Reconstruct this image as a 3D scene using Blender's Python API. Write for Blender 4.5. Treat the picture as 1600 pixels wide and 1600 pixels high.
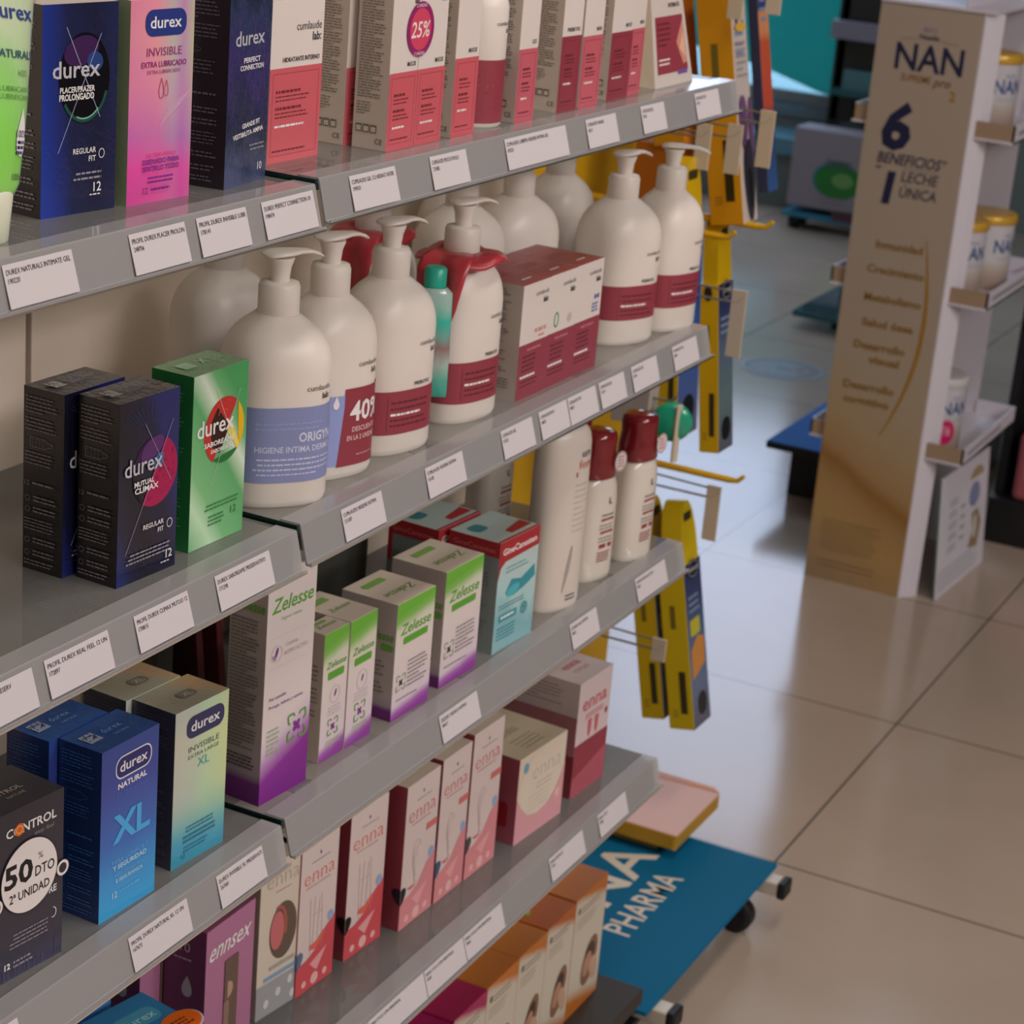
import bpy, bmesh, math, random
from mathutils import Matrix, Vector
D = bpy.data
C = bpy.context.scene.collection
for o in list(D.objects): D.objects.remove(o)
PI = math.pi

# ------------------------------------------------------------------ camera, world, lights, exposure
def look(yaw, pitch, roll):
    F = Vector((math.cos(pitch)*math.cos(yaw), math.cos(pitch)*math.sin(yaw), -math.sin(pitch)))
    R = F.cross(Vector((0, 0, 1))).normalized(); U = R.cross(F)
    R2 = R*math.cos(roll)+U*math.sin(roll); U2 = U*math.cos(roll)-R*math.sin(roll)
    return Matrix((R2, U2, -F)).transposed()
cam_d = D.cameras.new('camera'); cam = D.objects.new('camera', cam_d); C.objects.link(cam)
cam.matrix_world = Matrix.Translation((0, 0, 1.5)) @ look(0.44424, 0.33395, 0.08755).to_4x4()
cam_d.sensor_width = 36; cam_d.lens = 36*3359/1600; cam_d.clip_start = .05
cam_d.dof.use_dof = True; cam_d.dof.focus_distance = 1.40; cam_d.dof.aperture_fstop = 17.0
sc = bpy.context.scene
sc.camera = cam
w = D.worlds.new('world'); sc.world = w; w.use_nodes = True
w.node_tree.nodes['Background'].inputs[0].default_value = (.60, .75, 1, 1)
w.node_tree.nodes['Background'].inputs[1].default_value = .25
sc.view_settings.view_transform = 'Standard'; sc.view_settings.look = 'None'
sc.view_settings.exposure = 0.1; sc.view_settings.gamma = 1
def area(name, loc, size, power, col, rot=(0, 0, 0)):
    l = D.lights.new(name, 'AREA'); l.shape = 'RECTANGLE'; l.size, l.size_y = size; l.energy = power; l.color = col
    o = D.objects.new(name, l); C.objects.link(o); o.location = loc; o.rotation_euler = rot; return o
area('ceiling_lamp_and_fill', (.8, -3.1, 3.04), (3.4, .7), 120, (1, .945, .92), (math.radians(32), 0, 0))
area('ceiling_lamp_and_fill', (1.4, .1, 3.06), (2.6, .4), 24, (1, .90, .82))
area('ceiling_lamp_and_fill', (2.4, -2.0, 3.04), (1.2, .6), 26, (1, .94, .90), (math.radians(20), math.radians(-25), 0))
area('ceiling_lamp_and_fill', (6.3, 1.6, 3.06), (1.2, .6), 16, (.60, .82, 1))  # added cool fill that brightens the far end, no known lamp there

# ------------------------------------------------------------------ materials
_m = {}
def lin(h):
    h = h.lstrip('#'); r = []
    for i in (0, 2, 4):
        c = int(h[i:i+2], 16)/255
        r.append(c/12.92 if c <= .04045 else ((c+.055)/1.055)**2.4)
    return r
K = 1.52
def sn(h, k=None): return tuple(min(.86, c*(k or K)) for c in lin(h))+(1,)
def mat(h, rough=.45, k=None, metal=0, coat=0, spec=.5, bump=0):
    key = (h, rough, k, metal, coat, spec, bump)
    if key in _m: return _m[key]
    m = D.materials.new('m_'+h.lstrip('#')); m.use_nodes = True
    b = m.node_tree.nodes['Principled BSDF']
    b.inputs['Base Color'].default_value = sn(h, k); b.inputs['Roughness'].default_value = rough
    b.inputs['Metallic'].default_value = metal; b.inputs['Coat Weight'].default_value = coat
    b.inputs['Specular IOR Level'].default_value = spec; b.inputs['Coat Roughness'].default_value = .12
    if bump:
        N = m.node_tree.nodes; L = m.node_tree.links
        t = N.new('ShaderNodeTexCoord'); n = N.new('ShaderNodeTexNoise'); n.inputs['Scale'].default_value = 60
        n.inputs['Distortion'].default_value = 1.5; bp = N.new('ShaderNodeBump'); bp.inputs['Strength'].default_value = bump
        bp.inputs['Distance'].default_value = .002
        L.new(t.outputs['Object'], n.inputs['Vector']); L.new(n.outputs['Fac'], bp.inputs['Height'])
        L.new(bp.outputs['Normal'], b.inputs['Coat Normal']); L.new(bp.outputs['Normal'], b.inputs['Normal'])
    _m[key] = m; return m
def ramp(N, stops, interp='LINEAR'):
    r = N.new('ShaderNodeValToRGB'); r.color_ramp.interpolation = interp
    e = r.color_ramp.elements
    while len(e) > 1: e.remove(e[0])
    e[0].position = stops[0][0]; e[0].color = sn(stops[0][1])
    for p, c in stops[1:]:
        q = e.new(p); q.color = sn(c)
    return r
def grad(name, stops, d=(0, 1), noise=0, nscale=4, rough=.4, coat=0, stops2=None, d2=(1, 0), mixstops=None, bump=0):
    """printed colour gradient over the UV of a panel (part of the packaging print)"""
    m = D.materials.new(name); m.use_nodes = True; N = m.node_tree.nodes; L = m.node_tree.links
    b = N['Principled BSDF']; b.inputs['Roughness'].default_value = rough; b.inputs['Coat Weight'].default_value = coat
    b.inputs['Coat Roughness'].default_value = .1
    uv = N.new('ShaderNodeUVMap'); uv.uv_map = 'UVMap'
    def axis(dd):
        v = N.new('ShaderNodeVectorMath'); v.operation = 'DOT_PRODUCT'; L.new(uv.outputs[0], v.inputs[0])
        v.inputs[1].default_value = (dd[0], dd[1], 0); out = v.outputs['Value']
        if noise:
            n = N.new('ShaderNodeTexNoise'); n.inputs['Scale'].default_value = nscale; n.inputs['Detail'].default_value = 3
            L.new(uv.outputs[0], n.inputs['Vector'])
            a = N.new('ShaderNodeMath'); a.operation = 'MULTIPLY_ADD'; L.new(n.outputs['Fac'], a.inputs[0]); a.inputs[1].default_value = noise
            s = N.new('ShaderNodeMath'); s.operation = 'SUBTRACT'; L.new(out, s.inputs[0]); s.inputs[1].default_value = noise/2
            L.new(s.outputs[0], a.inputs[2]); out = a.outputs[0]
        return out
    r = ramp(N, stops); L.new(axis(d), r.inputs[0]); col = r.outputs[0]
    if stops2:
        r2 = ramp(N, stops2); L.new(axis(d2), r2.inputs[0])
        mx = N.new('ShaderNodeMix'); mx.data_type = 'RGBA'
        rm = N.new('ShaderNodeValToRGB'); e = rm.color_ramp.elements
        e[0].position, e[1].position = mixstops[0][0], mixstops[1][0]
        e[0].color = (mixstops[0][1],)*3+(1,); e[1].color = (mixstops[1][1],)*3+(1,)
        L.new(axis((0, 1)), rm.inputs[0]); L.new(rm.outputs[0], mx.inputs[0]); L.new(col, mx.inputs[6]); L.new(r2.outputs[0], mx.inputs[7])
        col = mx.outputs[2]
    L.new(col, b.inputs['Base Color'])
    if bump:
        n = N.new('ShaderNodeTexNoise'); n.inputs['Scale'].default_value = 9; n.inputs['Distortion'].default_value = 2
        bp = N.new('ShaderNodeBump'); bp.inputs['Strength'].default_value = bump; bp.inputs['Distance'].default_value = .003
        L.new(uv.outputs[0], n.inputs['Vector']); L.new(n.outputs['Fac'], bp.inputs['Height']); L.new(bp.outputs['Normal'], b.inputs['Coat Normal'])
    return m
def clear(name, tint, mixfac, body, rough=.05, ior=1.5):
    """see-through plastic or glass: straight transmission, a little body colour, mirror by Fresnel"""
    m = D.materials.new(name); m.use_nodes = True; N = m.node_tree.nodes; L = m.node_tree.links
    N.remove(N['Principled BSDF']); out = N['Material Output']
    t = N.new('ShaderNodeBsdfTransparent'); t.inputs[0].default_value = (*tint, 1)
    d = N.new('ShaderNodeBsdfDiffuse'); d.inputs[0].default_value = (*body, 1)
    g = N.new('ShaderNodeBsdfGlossy'); g.inputs['Roughness'].default_value = rough; g.inputs[0].default_value = (1, 1, 1, 1)
    f = N.new('ShaderNodeFresnel'); f.inputs[0].default_value = ior
    a = N.new('ShaderNodeMixShader'); a.inputs[0].default_value = mixfac; L.new(t.outputs[0], a.inputs[1]); L.new(d.outputs[0], a.inputs[2])
    b = N.new('ShaderNodeMixShader'); L.new(f.outputs[0], b.inputs[0]); L.new(a.outputs[0], b.inputs[1]); L.new(g.outputs[0], b.inputs[2])
    L.new(b.outputs[0], out.inputs[0]); return m
def emit(name, col, s):
    m = D.materials.new(name); m.use_nodes = True
    b = m.node_tree.nodes['Principled BSDF']; b.inputs['Base Color'].default_value = (.6, .6, .6, 1)
    b.inputs['Emission Color'].default_value = (*col, 1); b.inputs['Emission Strength'].default_value = s; return m

# ------------------------------------------------------------------ geometry helper
_txt = {}
def glyphs(s, bold=0.0, shear=0.0):
    k = (s, bold, shear)
    if k not in _txt:
        cu = D.curves.new('t', 'FONT'); cu.body = s; cu.resolution_u = 2; cu.offset = bold; cu.shear = shear; cu.space_character = 1.0
        o = D.objects.new('t', cu); C.objects.link(o)
        dg = bpy.context.evaluated_depsgraph_get(); me = o.evaluated_get(dg).to_mesh()
        v = [(p.co.x, p.co.y) for p in me.vertices]; f = [tuple(p.vertices) for p in me.polygons]
        o.evaluated_get(dg).to_mesh_clear(); D.objects.remove(o); D.curves.remove(cu)
        if v:
            x0 = min(p[0] for p in v); x1 = max(p[0] for p in v); y0 = min(p[1] for p in v); y1 = max(p[1] for p in v)
            v = [(p[0]-x0, p[1]) for p in v]; _txt[k] = (v, f, x1-x0, y0, y1)
        else: _txt[k] = ([], [], 1, 0, 1)
    return _txt[k]
class G:
    """one mesh: shapes in metres plus printed decals on panels given in millimetres"""
    def __init__(s): s.v = []; s.f = []; s.m = []; s.uv = []; s.mats = []; s.lay = 0; s.smooth = []
    def mi(s, m):
        if m not in s.mats: s.mats.append(m)
        return s.mats.index(m)
    def face(s, pts, m, uv=None, smooth=False):
        n = len(s.v); s.v += [tuple(p) for p in pts]; s.f.append(tuple(range(n, n+len(pts)))); s.m.append(s.mi(m))
        s.uv.append(uv or [(0, 0)]*len(pts)); s.smooth.append(smooth)
    def mesh(s, vs, fs, m, uvs=None, smooth=False):
        n = len(s.v); s.v += [tuple(p) for p in vs]; k = s.mi(m)
        for f in fs:
            s.f.append(tuple(i+n for i in f)); s.m.append(k); s.smooth.append(smooth)
            s.uv.append([uvs[i] for i in f] if uvs else [(0, 0)]*len(f))
    def box(s, x0, x1, y0, y1, z0, z1, m, front=None, left=None, top=None, right=None):
        v = [(x0, y0, z0), (x1, y0, z0), (x1, y1, z0), (x0, y1, z0), (x0, y0, z1), (x1, y0, z1), (x1, y1, z1), (x0, y1, z1)]
        n = len(s.v); s.v += v; q = [(0, 0), (1, 0), (1, 1), (0, 1)]
        for f, mm in (((0, 1, 5, 4), front), ((3, 0, 4, 7), left), ((4, 5, 6, 7), top), ((1, 2, 6, 5), right), ((2, 3, 7, 6), None), ((3, 2, 1, 0), None)):
            s.f.append(tuple(i+n for i in f)); s.m.append(s.mi(mm or m)); s.uv.append(q); s.smooth.append(False)
    def prism(s, poly, a, b, m, axis='x', capm=None):
        """polygon extruded along an axis; poly in the other two coordinates"""
        def P(p, t): return {'x': (t, p[0], p[1]), 'y': (p[0], t, p[1]), 'z': (p[0], p[1], t)}[axis]
        n = len(poly); vs = [P(p, a) for p in poly]+[P(p, b) for p in poly]
        s.mesh(vs, [(i, (i+1) % n, (i+1) % n+n, i+n) for i in range(n)], m)
        s.mesh(vs, [tuple(range(n))[::-1], tuple(range(n, 2*n))], capm or m)
    def loft(s, rings, m, cap0=True, cap1=True, smooth=True):
        k = len(rings[0]); vs = [p for r in rings for p in r]; fs = []
        for i in range(len(rings)-1):
            for j in range(k):
                fs.append((i*k+j, i*k+(j+1) % k, (i+1)*k+(j+1) % k, (i+1)*k+j))
        s.mesh(vs, fs, m, smooth=smooth)
        if cap0: s.mesh(rings[0], [tuple(range(k))[::-1]], m)
        if cap1: s.mesh(rings[-1], [tuple(range(k))], m)
    def lathe(s, prof, m, n=28, c=(0, 0), smooth=True):
        s.loft([[(c[0]+r*math.cos(2*PI*j/n), c[1]+r*math.sin(2*PI*j/n), z) for j in range(n)] for r, z in prof], m, smooth=smooth)
    def tube(s, pts, r, m, n=10):
        rings = []
        for i, p in enumerate(pts):
            p = Vector(p); a = Vector(pts[max(0, i-1)]); b = Vector(pts[min(len(pts)-1, i+1)]); t = (b-a).normalized()
            u = t.cross(Vector((0, 0, 1)))
            if u.length < 1e-3: u = t.cross(Vector((1, 0, 0)))
            u.normalize(); w_ = t.cross(u); rr = r[i] if isinstance(r, (list, tuple)) else r
            rings.append([tuple(p+u*(rr*math.cos(2*PI*j/n))-w_*(rr*math.sin(2*PI*j/n))) for j in range(n)])
        s.loft([x for x in rings], m)
    # ---- decals: pan is a function (u mm, v mm, lift m) -> point
    def up(s): s.lay += 1; return .00026+.000012*s.lay
    def poly(s, pan, pts, m, uv=None):
        e = s.up(); s.face([pan(u, v, e) for u, v in pts], m, uv)
    def rect(s, pan, u0, v0, u1, v1, m):
        s.poly(pan, [(u0, v0), (u1, v0), (u1, v1), (u0, v1)], m, [(0, 0), (1, 0), (1, 1), (0, 1)])
    def grid(s, pan, u0, v0, u1, v1, m, nu=12, nv=1, e=None):
        e = s.up() if e is None else e; vs = []; uv = []
        for j in range(nv+1):
            for i in range(nu+1):
                a, b = i/nu, j/nv; vs.append(pan(u0+(u1-u0)*a, v0+(v1-v0)*b, e)); uv.append((a, b))
        k = nu+1
        s.mesh(vs, [(j*k+i, j*k+i+1, (j+1)*k+i+1, (j+1)*k+i) for j in range(nv) for i in range(nu)], m, uv)
    def ell(s, pan, cu, cv, ru, rv, m, a0=0, a1=360, n=36, rot=0):
        pts = []; full = abs(a1-a0) >= 360
        for i in range(n if full else n+1):
            t = math.radians(a0+(a1-a0)*i/n); x, y = ru*math.cos(t), rv*math.sin(t)
            c, q = math.cos(math.radians(rot)), math.sin(math.radians(rot)); pts.append((cu+x*c-y*q, cv+x*q+y*c))
        s.poly(pan, pts, m, [((p[0]-cu)/ru/2+.5, (p[1]-cv)/rv/2+.5) for p in pts])
    def ring(s, pan, cu, cv, ru, rv, t, m, n=36, a0=0, a1=360):
        e = s.up(); vs = []
        for i in range(n+1):
            a = math.radians(a0+(a1-a0)*i/n)
            vs += [pan(cu+ru*math.cos(a), cv+rv*math.sin(a), e), pan(cu+(ru-t)*math.cos(a), cv+(rv-t)*math.sin(a), e)]
        s.mesh(vs, [(2*i, 2*i+2, 2*i+3, 2*i+1) for i in range(n)], m)
    def rrect(s, pan, u0, v0, u1, v1, r, m):
        pts = []
        for cx, cy, a in ((u1-r, v1-r, 0), (u0+r, v1-r, 90), (u0+r, v0+r, 180), (u1-r, v0+r, 270)):
            for i in range(7):
                t = math.radians(a+15*i); pts.append((cx+r*math.cos(t), cy+r*math.sin(t)))
        s.poly(pan, pts, m)
    def line(s, pan, u0, v0, u1, v1, t, m):
        dx, dy = u1-u0, v1-v0; L = math.hypot(dx, dy); nx, ny = -dy/L*t/2, dx/L*t/2
        s.poly(pan, [(u0-nx, v0-ny), (u1-nx, v1-ny), (u1+nx, v1+ny), (u0+nx, v0+ny)], m)
    def text(s, pan, st, u, v, h, m, al='c', bold=0, shear=0, width=None, rot=0, fine=None):
        """h = cap height in mm (0.7 of the em); width squeezes the string"""
        vs, fs, wd, y0, y1 = glyphs(st, bold, shear)
        if not vs: return
        k = h/.70; kx = k if width is None else width/wd; W = wd*kx
        off = {'l': 0, 'c': -W/2, 'r': -W}[al]; e = s.up(); c, q = math.cos(math.radians(rot)), math.sin(math.radians(rot))
        P2 = [(x*kx+off, y*k) for x, y in vs]
        if fine is None and hasattr(pan, 'half'): fine = 3.5
        if fine:                                   # split long triangles so that print follows a curved wall
            fs = [(f[0], f[i], f[i+1]) for f in fs for i in range(1, len(f)-1)]; todo = list(fs); fs = []; mid = {}
            while todo:
                t = todo.pop(); L = [((P2[t[i]][0]-P2[t[(i+1) % 3]][0])**2, i) for i in range(3)]; d, i = max(L)
                if d <= fine*fine: fs.append(t); continue
                a, b, o_ = t[i], t[(i+1) % 3], t[(i+2) % 3]; key = (min(a, b), max(a, b))
                if key not in mid: mid[key] = len(P2); P2.append(((P2[a][0]+P2[b][0])/2, (P2[a][1]+P2[b][1])/2))
                todo += [(a, mid[key], o_), (mid[key], b, o_)]
        s.mesh([pan(u+a*c-b*q, v+a*q+b*c, e) for a, b in P2], fs, m)
    def disc(s, pan, cu, cv, ru, rv, m, n=36, k=7):
        e = s.up(); vs = [pan(cu, cv, e)]
        for j in range(1, k+1):
            for i in range(n): t = 2*PI*i/n; vs.append(pan(cu+ru*j/k*math.cos(t), cv+rv*j/k*math.sin(t), e))
        fs = [(0, 1+i, 1+(i+1) % n) for i in range(n)]
        for j in range(k-1):
            for i in range(n): a = 1+j*n; fs.append((a+i, a+n+i, a+n+(i+1) % n, a+(i+1) % n))
        s.mesh(vs, fs, m)
    def lines(s, pan, u0, u1, v1, n, pitch, t, m, seed=0, al='l', fill=.9):
        """tiny unreadable print: rows of word-long dashes"""
        R = random.Random(seed); e = s.up(); vs = []; fs = []
        for i in range(n):
            v = v1-i*pitch; u = u0; end = u0+(u1-u0)*(fill if (i+1) % 5 else .55)*R.uniform(.85, 1)
            sh = {'l': 0, 'c': (u1-end)/2, 'r': u1-end}[al]
            while u < end-.5:
                q = min(end, u+R.uniform(1.5, 6)); k = len(vs)
                vs += [pan(u+sh, v-t, e), pan(q+sh, v-t, e), pan(q+sh, v, e), pan(u+sh, v, e)]; fs.append((k, k+1, k+2, k+3)); u = q+.8
        s.mesh(vs, fs, m)
    def build(s, name, parent=None, bevel=0, shade=False):
        me = D.meshes.new(name); me.from_pydata(s.v, [], s.f)
        for m in s.mats: me.materials.append(m)
        me.polygons.foreach_set('material_index', s.m); me.polygons.foreach_set('use_smooth', s.smooth)
        ul = me.uv_layers.new(name='UVMap'); i = 0
        for q in s.uv:
            for c in q: ul.data[i].uv = c; i += 1
        me.update(); o = D.objects.new(name, me); C.objects.link(o)
        if parent is not None: o.parent = parent
        if bevel:
            b = o.modifiers.new('bevel', 'BEVEL'); b.width = bevel; b.segments = 2; b.limit_method = 'ANGLE'; b.angle_limit = math.radians(40)
        return o
def tag(o, label, cat, group=None, kind=None):
    o['label'] = label; o['category'] = cat
    if group: o['group'] = group
    if kind: o['kind'] = kind
    return o
def put(o, x, y, z, rot=0, lean=0, side=0):
    o.location = (x, y, z); o.rotation_euler = (math.radians(lean), math.radians(side), math.radians(rot)); return o
def empty(name): o = D.objects.new(name, None); C.objects.link(o); o.empty_display_size = .02; return o
def struct(o): o['kind'] = 'structure'; return o
def copy_tree(o, parent=None):
    c = o.copy(); C.objects.link(c)
    if parent is not None: c.parent = parent
    for ch in list(o.children): copy_tree(ch, c)
    return c
mm = .001
def panels(w_, d, h):
    return (lambda u, v, e: (u*mm, -e, v*mm)), (lambda u, v, e: (-e, d*mm-u*mm, v*mm)), (lambda u, v, e: (u*mm, v*mm, h*mm+e))
def carton(w_, d, h, m, front=None, left=None, top=None):
    g = G(); g.box(0, w_*mm, 0, d*mm, 0, h*mm, m, front, left, top)
    return (g,)+panels(w_, d, h)

# ------------------------------------------------------------------ room shell
def tile_floor():
    m = D.materials.new('floor_tiles'); m.use_nodes = True; N = m.node_tree.nodes; L = m.node_tree.links; b = N['Principled BSDF']
    geo = N.new('ShaderNodeNewGeometry'); sp = N.new('ShaderNodeSeparateXYZ'); L.new(geo.outputs['Position'], sp.inputs[0])
    ds = []
    for ax, off in (('X', 2.76), ('Y', .834)):
        a = N.new('ShaderNodeMath'); a.operation = 'SUBTRACT'; L.new(sp.outputs[ax], a.inputs[0]); a.inputs[1].default_value = off
        p = N.new('ShaderNodeMath'); p.operation = 'PINGPONG'; L.new(a.outputs[0], p.inputs[0]); p.inputs[1].default_value = .3; ds.append(p)
    mn = N.new('ShaderNodeMath'); mn.operation = 'MINIMUM'; L.new(ds[0].outputs[0], mn.inputs[0]); L.new(ds[1].outputs[0], mn.inputs[1])
    r = N.new('ShaderNodeMapRange'); r.inputs[1].default_value = .0012; r.inputs[2].default_value = .0024; L.new(mn.outputs[0], r.inputs[0])
    n = N.new('ShaderNodeTexNoise'); n.inputs['Scale'].default_value = 3; n.inputs['Detail'].default_value = 6; L.new(geo.outputs['Position'], n.inputs['Vector'])
    rc = N.new('ShaderNodeValToRGB'); e = rc.color_ramp.elements; e[0].position = .35; e[1].position = .7
    e[0].color = (*[c*.95 for c in FLOOR], 1); e[1].color = (*[c*1.07 for c in FLOOR], 1); L.new(n.outputs['Fac'], rc.inputs[0])
    mx = N.new('ShaderNodeMix'); mx.data_type = 'RGBA'; mx.inputs[6].default_value = (.055, .045, .036, 1); L.new(rc.outputs[0], mx.inputs[7]); L.new(r.outputs[0], mx.inputs[0])
    L.new(mx.outputs[2], b.inputs['Base Color'])
    b.inputs['Roughness'].default_value = .15; b.inputs['Specular IOR Level'].default_value = .6
    bp = N.new('ShaderNodeBump'); bp.inputs['Strength'].default_value = .12; bp.inputs['Distance'].default_value = .0006
    n2 = N.new('ShaderNodeTexNoise'); n2.inputs['Scale'].default_value = 260; n2.inputs['Detail'].default_value = 2; L.new(geo.outputs['Position'], n2.inputs['Vector']); L.new(n2.outputs['Fac'], bp.inputs['Height']); L.new(bp.outputs[0], b.inputs['Normal'])
    return m
FLOOR = (.46, .37, .30)
X0, X1, Y0, Y1, ZC = -1.6, 8.0, -4.6, 4.4, 3.10
g = G(); g.box(X0, X1, Y0, Y1, -.05, 0, tile_floor()); struct(g.build('floor'))
plaster = mat('#a49a90', .8, 1.5); paint = mat('#8d8a86', .8, 1.5)
g = G(); g.box(X0, X1, Y0, Y1, ZC, ZC+.05, plaster); struct(g.build('ceiling'))
g = G(); g.box(X0, X1, Y1, Y1+.1, 0, ZC, paint); struct(g.build('wall_left'))
g = G(); g.box(X0, X1, Y0-.1, Y0, 0, ZC, paint); struct(g.build('wall_right'))
g = G(); g.box(X0-.1, X0, Y0, Y1, 0, ZC, plaster); struct(g.build('wall_back'))
greyw = mat('#6c7472', .7, 1.6)
g = G(); g.box(X1, X1+.1, Y0, 2.20, 0, ZC, greyw); g.box(X1, X1+.1, 2.20, Y1, 0, .36, greyw); g.box(X1, X1+.1, 2.20, Y1, 3.0, ZC, greyw)
struct(g.build('wall_far'))
g = G(); wm = emit('daylight_glass', (.60, .73, 1.0), 3.0); fr = mat('#70787a', .4)
g.box(X1+.02, X1+.03, 2.20, Y1, .36, 3.0, wm)
for yy in (2.20, 3.35, Y1-.04): g.box(X1-.02, X1+.04, yy, yy+.04, .36, 3.0, fr)
for zz in (.36, 2.96): g.box(X1-.02, X1+.04, 2.20, Y1, zz, zz+.04, fr)
struct(g.build('window_1'))

# ------------------------------------------------------------------ shelving
YF, YB = .79, 1.04
ZS = {'T': 1.2124, 'M': .9525, 'L': .7068, 'B': .4438}
LOW = .0035   # the left bay hangs a little lower
ML, MR = (.50, 1.288), (1.291, 2.098)
backm = mat('#b3a598', .5, 1.7)
for (a, b), lab in ((ML, 'beige back panel behind the left bay of shelves'), (MR, 'beige back panel behind the right bay of shelves')):
    g = G(); g.box(a+.001, b-.003, YB, YB+.018, .12, 1.75, backm); tag(g.build('back_panel', bevel=.001), lab, 'panel', 'gondola back panels')
g = G(); g.box(ML[1]-.006, MR[0]+.006, YB+.019, YB+.04, 0, 1.75, mat('#403a34', .6)); tag(g.build('shelf_upright'), 'dark metal upright seen as a thin seam between the two back panels', 'upright')
glass = clear('shelf_glass', (.86, .89, .87), .22, (.72, .71, .69), .035, 1.45)
gedge = mat('#0d2a24', .15, 1.0)
gfront = clear('glass_front_edge', (.25, .42, .38), .45, (.08, .17, .16), .08, 1.5)
railm = clear('rail_plastic', (.82, .82, .82), .40, (.74, .72, .73), .12, 1.45)
lipm = clear('rail_lip', (.85, .83, .82), .6, (.62, .58, .55), .1, 1.5)
where = {'T': 'topmost', 'M': 'second from top', 'L': 'third from top', 'B': 'lowest glass'}
for k, z in ZS.items():
    for (a, b), side in ((ML, 'left'), (MR, 'right')):
        root = empty('glass_shelf'); root.location = (a, YB, z-.008-(LOW if side == 'left' else 0))
        tag(root, f'{where[k]} shelf of the {side} bay, clear glass with a plastic price rail', 'shelf', 'glass shelves')
        g = G(); g.box(0, b-a, YF-YB, -.001, 0, .008, glass, front=gfront, left=gedge, right=gedge); g.build('glass_pane', root)
        g = G(); y = YF-YB; top = .0092
        g.prism([(y+.016, .0081), (y+.016, top), (y-.0015, top), (y-.0024, top-.001), (y-.0095, -.020), (y-.0125, -.0215), (y-.0125, -.0195), (y-.0135, -.0195), (y-.0135, -.0225), (y-.0085, -.0225), (y-.0010, .0081)], .001, b-a-.001, railm)
        o = g.build('price_rail', root)
        g = G(); g.prism([(y-.0137, -.0227), (y-.0137, -.0212), (y-.0128, -.0212), (y-.0128, -.0227)], .001, b-a-.001, lipm); g.build('rail_lip', o)
        if k in 'TMLB':
            for xx in (.03, b-a-.05):
                g = G(); g.prism([(-.001, -.001), (-.13, -.001), (-.13, -.006), (-.001, -.03)], xx, xx+.012, mat('#7b7874', .4)); g.build('shelf_bracket', root)
# plinth with base shelf
dark = mat('#2b2724', .5, 1.3)
root = empty('shelf_plinth'); root.location = (1.3, .9, 0); tag(root, 'dark grey plinth base under the shelves', 'plinth')
g = G(); g.box(-.8, .793, -.13, .135, .13, .15, dark); g.build('base_shelf', root, bevel=.001)
g = G(); g.box(-.78, .775, -.10, .13, 0, .13, mat('#1a1816', .6, 1.2)); g.build('kickboard', root)

# price tags
paper = mat('#c4bec2', .7, 1.15); ink = mat('#2a2a2e', .7, 1)
def tag_rail(k, x0, x1, t1, t2, label, low=0):
    g = G(); w_ = (x1-x0)*1000; hgt = 25.5
    n = Vector((0, -.029, -.0095*.25)).normalized()
    a = Vector((0, YF-.0026, ZS[k]-.0002)); b = Vector((0, YF-.0107, ZS[k]-.0276)); dv = (b-a).normalized(); nn = Vector((0, dv.z, -dv.y))
    if nn.y > 0: nn = -nn
    top = a+dv*(.0025+low)
    top = top+Vector((0, 0, -LOW if x1 < 1.29 else 0)); R = random.Random(int(x0*1e4)); tl = R.uniform(-.5, .5)
    def pan(u, v, e): p = top+dv*((hgt-v)*mm)+nn*(.0006+e)+Vector((0, 0, (u-w_/2)*tl*mm*.02)); return (u*mm, p.y-YF, p.z-ZS[k])
    def back(u, v): p = top+dv*((hgt-v)*mm)+nn*.0003; return (u*mm, p.y-YF, p.z-ZS[k])
    q = [(0, 0), (w_, 0), (w_, hgt), (0, hgt)]; f = [pan(u, v, 0) for u, v in q]; bk = [back(u, v) for u, v in q]
    g.mesh(f+bk, [(0, 1, 2, 3), (7, 6, 5, 4), (0, 4, 5, 1), (1, 5, 6, 2), (2, 6, 7, 3), (3, 7, 4, 0)], paper)
    if t1: g.text(pan, t1, 2.2, hgt-6.2, 3.1, ink, 'l', width=min(w_-4, len(t1)*2.15))
    if t2: g.text(pan, t2, 2.5, hgt-11.2, 3.0, ink, 'l', width=len(t2)*1.7)
    o = g.build('price_tag'); o.location = (x0, YF, ZS[k]); tag(o, label, 'price tag', 'price tags on the rails'); return o
PT = 'white price tag on the '
tag_rail('T', .949, 1.012, 'DUREX NATURALS INTIMATE GEL', '190220', PT+'top rail at its left end, below the green gel tube')
tag_rail('T', 1.068, 1.127, 'PROFIL DUREX PLACER PROLON', '248706', PT+'top rail below the shiny dark blue box')
tag_rail('T', 1.140, 1.197, 'PROFIL DUREX INVISIBLE LUBR', '178141', PT+'top rail below the gap right of the pink box')
tag_rail('T', 1.216, 1.281, 'DUREX PERFECT CONNECTION 10', '198474', PT+'top rail at the right end of the left bay')
tag_rail('T', 1.330, 1.396, 'CUMLAUDE GEL CU HIDRAT INTER', '199531', PT+'top rail below the first white and coral box')
tag_rail('T', 1.449, 1.508, 'CUMLAUDE MUCUS OVULO', '221882', PT+'top rail below the round purple discount sticker')
tag_rail('T', 1.575, 1.690, 'CUMLAUDE LUBRIPIU HIGIENE INTIMA GEL', '193221', 'wide white price tag on the top rail below the small white bottle')
tag_rail('T', 1.731, 1.795, 'CUMLAUDE HIGIENE', '18211', PT+'top rail just right of the wide tag')
tag_rail('T', 1.851, 1.906, 'CUMLAUDE DEL', '19331', PT+'top rail below the white and maroon boxes at the right')
tag_rail('T', 1.982, 2.044, 'CUMLAUDE CLX', '19277', PT+'top rail at its far right end, below the white pouch')
tag_rail('M', .915, .979, 'DUREX SUAVE PRESERV', '171101', PT+'second rail cut by the left edge of the picture')
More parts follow.
